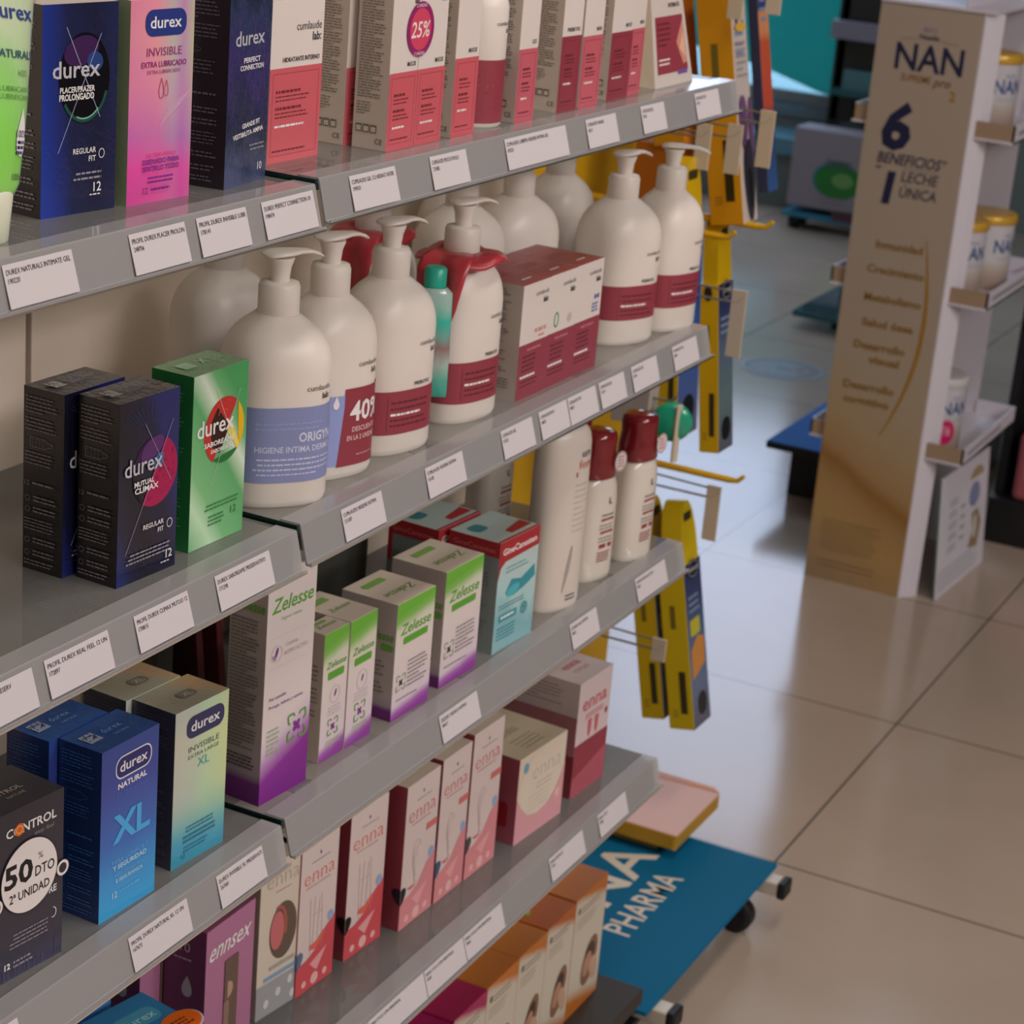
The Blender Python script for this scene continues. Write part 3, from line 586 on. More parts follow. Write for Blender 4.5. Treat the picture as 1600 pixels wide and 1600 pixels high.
# ---------------- pump bottles
def oval(a, b, z, n=44, p=2.7):
    r = []
    for j in range(n):
        t = 2*PI*j/n; c, s_ = math.cos(t), math.sin(t)
        r.append((a*math.copysign(abs(c)**(2/p), c), b*math.copysign(abs(s_)**(2/p), s_), z))
    return r
def surf(a, b, p=2.7, lift=0):
    """arc-length map of the oval outline, centred on the front (-y)"""
    N = 360; pts = []
    for j in range(N+1):
        t = -PI/2-PI+2*PI*j/N; c, s_ = math.cos(t), math.sin(t); pts.append(Vector((a*math.copysign(abs(c)**(2/p), c), b*math.copysign(abs(s_)**(2/p), s_), 0)))
    acc = [0]
    for q, r in zip(pts, pts[1:]): acc.append(acc[-1]+(r-q).length)
    half = acc[-1]/2
    def S(u, v, e):
        d = max(0, min(acc[-1]-1e-7, u*mm+half)); lo, hi = 0, N
        while hi-lo > 1:
            m_ = (lo+hi)//2
            if acc[m_] <= d: lo = m_
            else: hi = m_
        k = (d-acc[lo])/max(1e-9, acc[hi]-acc[lo]); P = pts[lo].lerp(pts[hi], k); T = (pts[hi]-pts[lo]).normalized(); nn = Vector((T.y, -T.x, 0))
        P = P+nn*(e+.0002+lift); return (P.x, P.y, v*mm)
    S.half = half*1000; return S
def pump_bottle(kind, a=.041, b=.033, lab=(19, 56), pump_rot=-20, h=1.0):
    root = empty('pump_bottle'); pw = plastic_white
    g = G(); P = [(.0, .93, .90), (.0015, .965, .95), (.006, 1, 1), (.105, 1, 1), (.112, .985, .98), (.119, .945, .94), (.126, .87, .87), (.132, .76, .77), (.137, .63, .66), (.141, .49, .54), (.1445, .38, .46)]
    g.loft([oval(a*x, b*y, z*h) for z, x, y in P], pw); S = surf(a, b)
    g.text(S, 'cumlaude', 6 if kind != 'blue' else 13, 92*h, 4.4, mat('#5a5654', .5, 1), 'l', width=24); g.text(S, 'lab:', 30 if kind != 'blue' else 36, 85*h, 4.6, inkg, 'r', bold=.02)
    if kind == 'maroon': g.text(S, 'PREBIOTIC', 22, lab[1]+3, 3, inkg, 'r', bold=.02, width=20)
    g.build('body', root)
    if kind != 'plain':
        g = G(); v0, v1 = lab; H = S.half
        if kind == 'blue':
            g.grid(S, -H+1, v0, H-1, v1, mat('#7078a0', .4), 90, 1, e=.0002); lt = mat('#aaaec8', .4)
            g.text(S, 'ORIGYN', 40, v1-27, 7.2, mat('#b4b6cc', .4), 'r', bold=.02, width=32); g.text(S, 'HIGIENE INTIMA DERMO', 40, v1-35, 4.6, lt, 'r', bold=.015, width=66)
            g.lines(S, -28, 40, v1-40, 3, 4, 1.2, lt, 5, 'r', 1); g.lines(S, -26, 36, v1-12, 2, 4, 1, mat('#7f88b4', .4), 6)
            g.lines(S, -24, 36, v0+7, 1, 4, 1, lt, 7)
        elif kind == 'promo':
            g.grid(S, -H+1, v0, H-1, v1, mat('#7c86b4', .4), 90, 1, e=.0002)
            S = surf(a, b, lift=.0002); S3 = surf(a, b, lift=.0004); e = g.up(); n = 90; vs = []
            for i in range(n+1):
                k = i/n; uu = -8+k*(H+4); vs += [S(uu-(4 if i == 0 else 0), v0-1, e), S(uu+(3 if i == 0 else 0), v1+5, e)]
            g.mesh(vs, [(2*i, 2*i+2, 2*i+3, 2*i+1) for i in range(n)], mat('#7a2e3a', .42))
            g.ell(S3, -15, v1-7, 2.8, 3.6, wht); g.poly(S3, [(-17.4, v1-5.5), (-12.6, v1-5.5), (-15, v1+.5)], wht)
            g.text(S3, '40%', -1, v1-22, 16, wht, 'l', bold=.02, width=38); g.text(S3, 'DESCUENTO', 2, v1-31, 4, mat('#c0a0a4', .4), 'l', bold=.015, width=30); g.text(S3, 'EN LA 2 UNIDAD', -3, v1-38, 4, mat('#c0a0a4', .4), 'l', bold=.015, width=34); g.lines(S, 8, 34, v0+8, 1, 3, 1.2, mat('#a07078', .4), 3)
        else:
            g.grid(S, -H+1, v0, H-1, v1, maroon, 90, 1, e=.0002); k2 = mat('#4c1a24', .5)
            g.lines(S, -22, 22, v1-9, 2, 5.2, 1.8, k2, 5, fill=1); g.lines(S, -22, 12, v1-19, 1, 4, 2, wht, 6, fill=1); g.lines(S, -22, 22, v1-24, 2, 4.6, 1.6, k2, 7, fill=1)
            for q in ((-25, v0+3, 26, v0+3), (-25, v1-5, 26, v1-5), (-25, v0+3, -25, v1-5)): g.line(S, *q, .4, k2)
        g.build('label', root)
    pr = empty('pump'); pr.parent = root; pr.location = (0, 0, 0); pr.rotation_euler = (0, 0, math.radians(pump_rot))
    g = G(); R = [(.0155, .1425), (.0158, .144), (.0158, .165), (.0150, .1665), (.0148, .168), (.0095, .169)]
    g.lathe([(r, z*h) for r, z in R], pw, 36)
    for i in range(0): pass
    o = g.build('collar', pr)
    g = G(); g.lathe([(.0075, .166*h), (.0075, .172*h), (.0085, .180*h), (.0105, .1855*h), (.0105, .1870*h)], pw, 28); g.build('stem', pr)
    g = G(); z = .187*h; rings = []
    for x, hw, t, dz in ((-.0135, .004, .002, 0), (-.012, .009, .0034, .0002), (-.004, .0115, .0042, .0008), (.006, .0105, .0042, .0010), (.016, .0066, .0038, .0012), (.026, .0050, .0034, .0006), (.034, .0042, .0030, -.0016), (.0375, .0034, .0022, -.0032)):
        rings.append([(x, hw*math.copysign(abs(math.cos(t_))**.7, math.cos(t_)), z+dz+t*.5+t*.5*math.copysign(abs(math.sin(t_))**.7, math.sin(t_))) for t_ in [2*PI*j/20 for j in range(20)]])
    g.loft(rings, pw); g.build('nozzle', pr); return root
PB = 'pump bottles on the second shelf'
put(tag(pump_bottle('blue', .041, .037, (21, 80), 16), 'front white pump bottle with a lilac blue label, beside the green box', 'pump bottle', PB), 1.339, .846, zM, -38)
put(tag(pump_bottle('promo', .039, .033, (12, 70), 4), 'white pump bottle whose label shows a big 40% on maroon', 'pump bottle', PB), 1.419, .850, zM, -18)
put(tag(pump_bottle('maroon', pump_rot=0), 'white pump bottle with maroon label between the 40% bottle and the red collared bottle', 'pump bottle', PB), 1.507, .846, zM, -14)
put(tag(pump_bottle('maroon', pump_rot=-8), 'white pump bottle wearing a red ribbon collar, left of the maroon topped cartons', 'pump bottle', PB), 1.628, .845, zM, -10)
put(tag(pump_bottle('maroon', .042, .037, pump_rot=6, lab=(27, 62)), 'white pump bottle with maroon label just right of the maroon topped cartons', 'pump bottle', PB), 1.982, .851, zM, -22)
put(tag(pump_bottle('maroon', .039, .034, pump_rot=-52, lab=(27, 62)), 'white pump bottle with maroon label at the right end of the second shelf', 'pump bottle', PB), 2.068, .835, zM, -14)
for x, y, r, a, l in ((1.432, .958, -20, .042, 'plain white pump bottle in the back row behind the blue labelled one'),
                      (1.645, .945, -12, .044, 'back row white pump bottle wearing the rear red ribbon collar'),
                      (1.813, .945, -20, .046, 'white pump bottle in the back row, directly behind the maroon topped cartons, left one'),
                      (1.905, .930, -18, .046, 'white pump bottle in the back row, behind the right end of the maroon topped cartons'),
                      (1.890, .999, -10, .030, 'white pump bottle half hidden between the two back row bottles behind the cartons'),
                      (2.052, .955, -14, .040, 'white pump bottle in the back row behind the two far right maroon labelled bottles')):
    put(tag(pump_bottle('plain', a, .034 if a > .035 else .028, pump_rot=20), l, 'pump bottle', PB), x, y, zM, r)
# red ribbon collars with teal sample sachets
redr = mat('#9c2c36', .35, coat=.3)
def ribbon(sachet=True, seed=1):
    root = empty('ribbon_collar'); g = G(); n = 40; R = random.Random(seed); ph = [R.uniform(0, 6) for _ in range(4)]
    rings = []
    for rr, zz in ((.0168, .1462), (.026, .1468), (.036, .1452), (.0415, .1425), (.043, .1395)):
        rg = []
        for j in range(n):
            t = 2*PI*j/n; q = rr*(1+.02*math.sin(3*t+ph[0])); dz = (rr-.0165)*.09*math.sin(3*t+ph[1])+(rr-.0165)*.05*math.sin(7*t+ph[2])
            rg.append((q*math.cos(t), q*.92*math.sin(t), zz+dz+.001))
        rings.append(rg)
    vs = [p for r in rings for p in r]; m_ = len(rings)
    g.mesh(vs, [(i*n+j, (i+1)*n+j, (i+1)*n+(j+1) % n, i*n+(j+1) % n) for i in range(m_-1) for j in range(n)], redr, smooth=True); o = g.build('collar_cloth', root)
    sd = o.modifiers.new('thick', 'SOLIDIFY'); sd.thickness = .0012
    g = G(); prof = ((-.024, .1492), (-.034, .1488), (-.0425, .145), (-.047, .136), (-.0485, .122), (-.049, .106), (-.0515, .095), (-.055, .090)); nw = 12; vs = []
    for i, (x, z) in enumerate(prof):
        for k in range(nw+1):
            a = k/nw; wd = .019+.004*math.sin(i*.6); vs.append((x+.0022*math.sin(a*9+i*.9)*min(1, i*.4), -.008+wd*(2*a-1)-.10*(z-.149)*.5, z+.001*math.sin(a*7)))
    g.mesh(vs, [(i*(nw+1)+k, (i+1)*(nw+1)+k, (i+1)*(nw+1)+k+1, i*(nw+1)+k+1) for i in range(len(prof)-1) for k in range(nw)], redr, smooth=True); o = g.build('hanging_strap', root)
    sd = o.modifiers.new('thick', 'SOLIDIFY'); sd.thickness = .0012
    return root
for x, y, s_, l in ((1.628, .845, 2, 'red ribbon collar around the neck of the front bottle left of the maroon cartons'), (1.645, .945, 5, 'red ribbon collar on the back row bottle')):
    put(tag(ribbon(True, s_), l, 'ribbon'), x, y, zM, 0)
def sachet():
    root = empty('sample_tube'); g = G()
    m = grad('print_teal_tube', [(0, '#2a8c7c'), (.16, '#3f9c8c'), (.3, '#8fa39c'), (.46, '#7a5d5c'), (.56, '#5f8a84'), (.7, '#2b9a88'), (.85, '#7fa39a'), (1, '#8fa8a0')], (0, 1), .1, 4, .25, .5)
    rings = [[(a*math.copysign(abs(math.cos(t))**.8, math.cos(t)), b*math.copysign(abs(math.sin(t))**.8, math.sin(t)), z) for t in [2*PI*j/24 for j in range(24)]] for z, a, b in ((0, .016, .0012), (.004, .0165, .003), (.04, .0165, .009), (.092, .0155, .0125), (.097, .010, .010))]
    vs = [p for r in rings for p in r]; uv = [(p[0]/.03+.5, p[2]/.097) for p in vs]; n = 24
    g.mesh(vs, [(i*n+j, i*n+(j+1) % n, (i+1)*n+(j+1) % n, (i+1)*n+j) for i in range(4) for j in range(n)], m, uv, smooth=True); g.mesh(rings[-1], [tuple(range(n))], m); g.build('tube', root)
    g = G(); g.lathe([(.0095, .0972), (.0095, .112), (.0075, .114)], mat('#1f9480', .3), 24); g.build('cap', root); return root
put(tag(sachet(), 'small teal sample tube with a green cap beside the red collared bottle', 'tube'), 1.567, .836, zM+.03, -55)

# ---------------- third shelf
zL = ZS['L']
def b_control():
    root = empty('condom_box'); dk = mat('#33303c', .3, coat=.3)
    g, F, L, T = carton(66, 50, 126, dk, grad('print_slate', [(0, '#3a3850'), (.15, '#2a2836'), (1, '#25222c')], (0, 1), .15, 9, .3, .3), mat('#26242c', .3), mat('#3c3a3c', .3))
    g.text(F, 'CONTROL', 36, 107, 6.4, wht, 'c', bold=.02, width=46); g.ell(F, 25, 110.2, 4.4, 4.6, mat('#b4502c', .3)); g.ring(F, 25, 110.2, 3.2, 3.2, 1, mat('#d0902c', .3))
    g.text(F, 'easy feel', 57, 101, 3, grey, 'r', shear=.2, width=18); g.text(F, 'NATURE', 60, 51, 5, wht, 'r', bold=.02, width=26)
    g.lines(F, 12, 52, 33, 4, 3, .9, grey, 3, 'r'); g.text(F, '12', 12, 9, 4.4, wht, 'l', bold=.03); g.lines(F, 20, 40, 13, 2, 3.4, 1.6, grey, 4)
    g.ring(F, 57, 35, 3, 4, .6, wht, a0=-120, a1=90)
    R = random.Random(2)
    for i in range(40): u = R.uniform(1, 65); g.line(F, u, 1, u+R.uniform(-.3, .3), R.uniform(5, 16), .22, mat('#55526c', .3))
    g.text(T, 'CONTROL', 30, 20, 4.6, mat('#9c8c80', .4), 'c', bold=.015, width=36); g.text(T, 'NATURE', 36, 13, 3, mat('#8c8480', .4), 'c', width=16); g.build('carton', root, bevel=.0006)
    g = G(); c = mat('#c2bcbc', .35); P = lambda u, v, e: (u*mm, -.0006-e, v*mm)
    g.ell(P, 34, 73, 26.5, 27.5, mat('#1d1a22', .4), n=48); g.ell(P, 34, 73, 25.6, 26.6, c, n=48)
    for q in ((65, 66), (4, 60)): g.ell(P, *q, 6.2, 6.4, mat('#1d1a22', .4)); g.ell(P, *q, 5.6, 5.8, c); g.ell(P, *q, 3.6, 3.8, mat('#2a2730', .4))
    k = mat('#17151a', .5, 1); g.text(P, '50', 24, 70, 16, k, 'c', bold=.03, width=26); g.text(P, '%', 44, 82, 5, k, 'c'); g.text(P, 'DTO', 48, 70, 7.6, k, 'c', bold=.01, width=18); g.text(P, '2ª UNIDAD', 34, 58, 6.4, k, 'c', bold=.015, width=37)
    o = g.build('discount_sticker', root); o['label'] = 'round white discount sticker with two small rings'; return root
s1 = b_control(); put(tag(s1, 'dark slate box with a big round white 50 discount sticker, on the third shelf', 'box', 'boxes on the third shelf'), 1.000-.020, .818, zL, -6)
s1b = copy_tree(s1); put(tag(s1b, 'dark slate box at the frame edge, left of the round stickered one', 'box', 'boxes on the third shelf'), .910, .822, zL, -4)
g, F, L, T = carton(66, 44, 126, mat('#26242c', .3), None, None, mat('#3c3a3c', .3)); g.text(T, 'CONTROL', 33, 16, 4.6, mat('#9c8c80', .4), 'c', width=36)
put(tag(g.build('condom_box', bevel=.0006), 'dark slate box behind the round stickered one, only its top showing', 'box', 'boxes on the third shelf'), .972, .872, zL, -6)
def b_natural():
    fr = grad('print_blue', [(0, '#2f8ec0'), (.22, '#2a7db8'), (.42, '#2d5aa0'), (.75, '#303c86'), (1, '#243c80')], (0, 1), .06, 2, .3, .4)
    g, F, L, T = carton(63, 38, 134, mat('#1d3a78', .3), fr, mat('#152a5c', .3, coat=.3), mat('#2a4a82', .2, coat=1, bump=.5))
    durex_pill(g, F, 35, 115, 38, 15.5, mat('#22245c', .3)); g.text(F, 'NATURAL', 34, 99, 4.2, wht, 'c', bold=.03, width=32); g.text(F, 'EXTRA LARGE', 34, 93.5, 3, mat('#4a62a8', .4), 'c', width=34)
    g.text(F, 'XL', 34, 58, 21, mat('#3d8ec4', .35), 'c', bold=.03, width=42); lb = mat('#8fb4d8', .4)
    g.text(F, 'PARA CONFORT', 33, 41, 3.4, mat('#5c96c8', .4), 'c', width=40); g.text(F, 'Y SEGURIDAD', 33, 36, 3.6, lb, 'c', bold=.03, width=38); g.text(F, 'PARA CONFORTO', 33, 30, 2.8, mat('#5c96c8', .4), 'c', width=34); g.text(F, 'E SEGURANCA', 33, 25.4, 2.9, lb, 'c', bold=.02, width=30); g.text(F, '12', 14, 14, 5, lb, 'l', bold=.02); g.lines(F, 22, 50, 18, 1, 3, 1.6, mat('#5c96c8', .4), 4)
    side_print(g, L, 38, 134, mat('#2c5a9a', .4), 51); T_ = T
    g.rect(T, 6, 14, 19, 27, mat('#8890a4', .3)); R = random.Random(6)
    for i in range(22): x, y = R.uniform(6.5, 17.5), R.uniform(14.5, 25.5); g.rect(T, x, y, x+1.2, y+1.2, navyink)
    g.text(T, 'durex', 34, 18, 6, mat('#6a86b4', .3), 'c', width=20); g.text(T, 'NATURAL', 36, 11, 2.6, mat('#6a86b4', .3), 'c', width=16); return g.build('condom_box', bevel=.0006)
s2 = b_natural(); put(tag(s2, 'bright blue box with large XL lettering, front one of the blue pair', 'box', 'boxes on the third shelf'), 1.088, .812, zL, -2)
s3 = s2.copy(); C.objects.link(s3); put(tag(s3, 'blue box behind the XL lettered one, its top and upper side showing', 'box', 'boxes on the third shelf'), 1.081, .852, zL, -2)
def b_invxl():
    fr = grad('print_pearl', [(0, '#2f7f9c'), (.14, '#3c8aa4'), (.24, '#5c9a9c'), (.45, '#8fae94'), (.75, '#b0b890'), (1, '#8fb0a8')], (.06, .94), .06, 2, .25, .5,
              stops2=[(0, '#a8a0a4'), (.35, '#a5a8a0'), (.6, '#a4bc98'), (1, '#b4bc80')], d2=(1, 0), mixstops=[(.2, 0), (.45, .6)])
    g, F, L, T = carton(62, 40, 128, mat('#2f3242', .3), fr, mat('#31313f', .3), grad('print_silver_gold', [(0, '#8f8c7c'), (.4, '#8a8474'), (.75, '#8f8a7a'), (1, '#a48a6a')], (1, .3), .5, 3, .2, .8, bump=.5))
    durex_pill(g, F, 35, 111, 42, 16, mat('#2a2c50', .3), mat('#2a2c50', .3)); gk = mat('#4f5c58', .4)
    g.text(F, 'INVISIBLE', 34, 91, 4.6, gk, 'c', width=36); g.text(F, 'EXTRA LARGE', 34, 85.6, 3, gk, 'c', width=36); g.text(F, 'XL', 34, 76, 7.4, mat('#3f8a92', .4), 'c', width=14)
    tb = mat('#24607c', .4); g.lines(F, 14, 50, 30, 2, 3, 1.3, tb, 4, 'c', 1); g.lines(F, 12, 52, 23, 2, 3.6, 1.9, tb, 5, 'c', 1); g.lines(F, 14, 46, 14, 2, 3, 1.2, tb, 6); g.text(F, '12', 12, 5, 4, tb, 'l')
    side_print(g, L, 40, 128, mat('#4a4a58', .4), 61); g.rrect(T, 24, 12, 42, 22, 4, mat('#6a6458', .3)); g.text(T, 'XL', 33, 14, 6, mat('#a49c8c', .3), 'c'); return g.build('condom_box', bevel=.0006)
s4 = b_invxl(); put(tag(s4, 'pearly green to teal box with a dark oval logo, right of the bright blue box', 'box', 'boxes on the third shelf'), 1.180, .816, zL, -4)
s5 = s4.copy(); C.objects.link(s5); put(tag(s5, 'silver gold topped box behind the pearly green one', 'box', 'boxes on the third shelf'), 1.177, .858, zL, -4)
for i, (x, y, w_, h, cc, sd, l) in enumerate(((1.352, .955, 22, 100, '#2b2a26', 0, 'upright dark box at the back of the third shelf, behind the silver gold topped box'), (1.405, .945, 9, 112, '#3c1518', -9, 'thin dark red leaflet box leaning at the back of the third shelf, left one'), (1.428, .940, 9, 112, '#4a1a1c', -9, 'thin dark red leaflet box leaning at the back of the third shelf, right one'))):
    g, F, L, T = carton(w_, 60, h, mat(cc, .4, 1.3)); g.lines(L, 5, 55, h-8, 4, 4, 1.2, mat('#5c4a46', .4), i)
    o = put(tag(g.build('leaflet_box', bevel=.0006), l, 'box'), x, y, zL+(abs(math.sin(math.radians(sd)))*0), 0, 0, sd)
def zel_mark(g, F, u, v, s, gm, pm):
    for a in range(4):
        t0 = 90*a; c, q = math.cos(math.radians(t0)), math.sin(math.radians(t0)); R_ = lambda x, y: (u+(x*c-y*q)*s, v+(x*q+y*c)*s)
        for p0, p1 in (((.45, 1), (1, 1.05)), ((1, 1.05), (1.05, .45)), ((1.05, .45), (.8, .25)), ((.45, 1), (.25, .8))): g.line(F, *R_(*p0), *R_(*p1), .16*s, gm)
        g.ell(F, *R_(.18, .18), .17*s, .28*s, pm, rot=t0-45, n=10)
zg = mat('#4d8a2a', .45); zp = mat('#6a2a78', .45)
def b_zel(w_, d, h, kind, seed):
    if kind == 'tall':
        fr = grad('print_zelesse_tall', [(0, '#6a1a76'), (.09, '#742080'), (.15, '#946a9c'), (.23, '#b4a6b2'), (.30, '#bcb2b2'), (1, '#b9b2b0')], (-.13, 1), .03, 2, .42)
    else:
        fr = grad('print_zelesse_%d' % seed, [(0, '#7c3486'), (.05, '#8c5296'), (.12, '#b7aab4'), (.6, '#bcb3b0'), (.80, '#b4b4a4'), (.88, '#6fa04c'), (.95, '#5a9a30'), (1, '#5f9c34')], (-.08, 1.06), .04, 3, .42)
    side = grad('print_zel_side_shaded_%d' % seed, [(0, '#501058'), (.09, '#5a2062'), (.13, '#857a80'), (.2, '#8f8684'), (1, '#928a86')], (0, 1), .01, 2, .5) if kind != 'slim' else mat('#978d84', .5)  # side repeats the front's purple and white with shade mixed into the colours
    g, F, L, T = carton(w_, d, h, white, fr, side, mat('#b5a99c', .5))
    if kind == 'tall':
        g.text(F, 'Zelesse', w_/2+1, h-34, 12, zg, 'c', shear=.25, width=w_*.86, bold=.012); g.text(F, 'Higiene intima', w_/2, h-42, 3, mat('#8aa07c', .5), 'c', width=26)
        g.ring(F, 14, 127, 7, 7, .5, mat('#a8a0a0', .5)); g.ell(F, 14, 128, 1.6, 4.5, zp, rot=-20, n=14); g.ell(F, 11, 124, 1.4, 3, mat('#8a6a90', .5), rot=40, n=12)
        g.text(F, 'Cuidado', 25, 130, 3.6, mat('#a79f9d', .5), 'l', width=16); g.text(F, 'INTIMO ACTIVO', 24, 123, 3.6, mat('#a79f9d', .5), 'l', width=30); g.line(F, 6, 141, 54, 141, .3, mat('#a8a0a0', .5)); g.line(F, 6, 115, 54, 115, .3, mat('#a8a0a0', .5))
        g.text(F, 'Piel sensible', 7, 88, 3, zp, 'l', width=22); g.text(F, 'Protege, hidrata y suaviza', 7, 81, 3, zp, 'l', width=44); zel_mark(g, F, 45, 56, 11, zg, zp); g.lines(F, 6, 24, 63, 6, 4, 1.4, mat('#7f9a70', .5), 4)
        g.text(L, 'Zelesse', d-2, h-33, 9, zg, 'r', shear=.25, width=30, bold=.012); g.lines(L, 2, d-2, h-40, 36, 3.1, 1.2, txtg, 8); g.lines(L, 2, d-2, 40, 4, 3.1, 1.2, inkg, 9)
    else:
        g.text(F, 'Zelesse', w_/2+.5, h*.72, w_*.155, zg, 'c', shear=.25, width=w_*.80, bold=.014); g.rrect(F, w_*.2, h*.63, w_*.84, h*.69, 1.6, zg)
        if kind == 'slim':
            g.ring(F, w_*.52, h*.50, w_*.2, w_*.22, .5, mat('#a09898', .5)); g.ell(F, w_*.54, h*.51, 1.2, 3.4, zp, rot=-20, n=12); g.lines(F, w_*.2, w_*.85, h*.41, 3, 3, 1, mat('#a39b99', .5), 3, 'c'); zel_mark(g, F, w_*.5, h*.25, w_*.19, zg, zp); g.lines(F, w_*.2, w_*.85, h*.15, 2, 3, 1.2, mat('#8fa07f', .5), 4, 'c')
        else:
            zel_mark(g, F, w_*.2, h*.31, w_*.11, mat('#6a8a60', .5), inkg); g.lines(F, w_*.36, w_*.95, h*.47, 7, 3.9, 1.2, txtg, seed); g.lines(F, w_*.1, w_*.8, h*.17, 1, 3, 1, txtg, seed)
        g.text(T, 'Zelesse', w_/2, d*.38, w_*.15, mat('#6f8a4c', .5), 'c', shear=.25, width=w_*.7, rot=180 if kind == 'wide' else 0); g.rrect(T, w_*.2, d*.68, w_*.7, d*.82, 1.4, mat('#6f9048', .5))
        if kind == 'wide':
            g.text(L, 'Zelesse', d-2, h*.68, 8, zg, 'r', shear=.2, width=30, bold=.012); g.rrect(L, d-14, h*.60, d-2, h*.65, 1.4, zg); g.lines(L, 3, d-3, h*.5, 8, 4, 1.2, txtg, seed+3)
        else: g.lines(L, 2, d-2, h*.75, 12, 4, 1, txtg, seed+3)
    return g.build('intimate_care_carton', bevel=.0006)
ZG = 'white green and purple cartons on the third shelf'
put(tag(b_zel(62, 36, 196, 'tall', 1), 'very tall white carton with purple base and shade-toned printed side', 'carton', ZG), 1.299, .817, zL, -4.5)
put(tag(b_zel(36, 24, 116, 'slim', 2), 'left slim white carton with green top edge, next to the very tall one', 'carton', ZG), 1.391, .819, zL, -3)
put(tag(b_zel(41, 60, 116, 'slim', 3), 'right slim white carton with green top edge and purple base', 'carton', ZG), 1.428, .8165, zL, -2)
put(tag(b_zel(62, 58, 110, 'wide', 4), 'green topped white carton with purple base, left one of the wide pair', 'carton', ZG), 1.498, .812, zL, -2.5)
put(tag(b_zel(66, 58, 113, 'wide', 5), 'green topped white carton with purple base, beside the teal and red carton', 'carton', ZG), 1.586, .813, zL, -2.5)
def b_gine(n=1):
    fr = grad('print_teal_mist', [(0, '#7aa0a6'), (.3, '#6a9aa2'), (.5, '#8fb0b2'), (.75, '#9cb0b0'), (1, '#9aa8a8')], (.2, .9), .35, 4, .35)
    tl = mat('#2c7c8a', .4); g, F, L, T = carton(73, 56, 112, mat('#7d8a8a', .4), fr, mat('#6b7474', .4), mat('#92a09c', .4))
    rd = mat('#8f2028', .35)
    g.poly(F, [(0, 112), (0, 74), (4, 86), (12, 91), (73, 93), (73, 112)], rd); g.text(F, 'GineCanesten', 37, 98, 6.4, wht, 'c', bold=.02, width=62)
    g.rect(L, 0, 97, 56, 112, rd); g.rect(L, 0, 70, 5, 112, rd); g.text(L, 'GineCanesten', 28, 101, 5, mat('#b06a68', .4), 'c', width=46)
    g.poly(F, [(16, 58), (26, 70), (44, 66), (68, 74), (70, 62), (52, 56), (30, 52)], tl); g.ell(F, 30, 58, 12, 5, mat('#3f98a2', .4), rot=10); g.lines(F, 14, 60, 84, 2, 4, 1.4, mat('#5c8a90', .4), 3); g.lines(F, 6, 64, 47, 2, 3, 1, mat('#4a7078', .4), 4)
    g.rect(F, 8, 30, 40, 37, tl); g.lines(F, 11, 37, 35, 1, 3, 2.4, wht, 5, fill=1); g.ring(F, 54, 33, 6, 6, 2, tl); g.ell(F, 54, 33, 2, 3, tl); g.lines(F, 6, 44, 24, 4, 3.6, 1.4, tl, 6)
    g.rrect(T, 10, 30, 30, 46, 6, mat('#2f6a74', .4)); g.poly(T, [(34, 8), (70, 8), (70, 22), (34, 16)], rd); g.rect(T, 0, 0, 73, 3, rd)
    for i in range(3): g.lines(L, 6, 52, 80-i*24, 4, 4, 1, mat('#565c5c', .4), i)
    return g.build('medicine_carton', bevel=.0006)
s11 = b_gine(); put(tag(s11, 'teal misty carton with a dark red band, front one beside the tall white bottle', 'carton', 'teal and red cartons on the third shelf'), 1.686, .811, zL, -4)
s12 = s11.copy(); C.objects.link(s12); put(tag(s12, 'teal carton with dark red band behind the front one, its top and side showing', 'carton', 'teal and red cartons on the third shelf'), 1.680, .873, zL, -4)
g, F, L, T = carton(150, 45, 100, mat('#3a3a36', .5, 1.3)); g.lines(L, 4, 40, 90, 10, 5, 1.4, mat('#4c4a46', .5), 2)
put(tag(g.build('storage_box', bevel=.001), 'plain dark grey box at the back of the third shelf behind the green topped cartons', 'box'), 1.560, .965, zL, 0)
def lotion():
    root = empty('lotion_bottle'); g = G(); a, b = .034, .021; pw = mat('#b8afa8', .35)
    P = [(0, .94, .92), (.002, .98, .97), (.006, 1, 1), (.15, 1, 1), (.172, .98, .97), (.180, .93, .9), (.186, .80, .8), (.188, .60, .65)]
    g.loft([oval(a*x, b*y, z, 40, 2.3) for z, x, y in P], pw); S = surf(a, b, 2.3)
    g.text(S, 'LETI', 12, 160, 5, inkg, 'c', bold=.02, width=14); g.text(S, 'fem', 12, 148, 9, mat('#b05a54', .4), 'c', width=22); g.rect(S, -2, 140, 26, 145, mat('#9c2c34', .4)); g.lines(S, -2, 24, 132, 9, 6, 1, mat('#9a928c', .4), 3)
    for i in range(12): g.line(S, -8+i*.3+6*math.sin(i/12*1.4), 20+i*4, -8+(i+1)*.3+6*math.sin((i+1)/12*1.4), 24+i*4, 4.5*math.sin(PI*(i+.8)/13.5)+.4, mat('#8f8886', .4))
    g.lines(S, -2, 16, 16, 2, 4, 1.6, inkg, 4); g.build('body', root)
    g = G(); g.loft([oval(a*.42, b*.5, .188, 30, 2.2), oval(a*.42, b*.5, .196, 30, 2.2), oval(a*.3, b*.4, .1975, 30, 2.2)], mat('#8c1f28', .3)); g.build('cap', root); return root
put(tag(lotion(), 'tall flat white lotion bottle with red print in the middle of the third shelf', 'bottle', 'white bottles on the third shelf'), 1.840, .826, zL, -14)
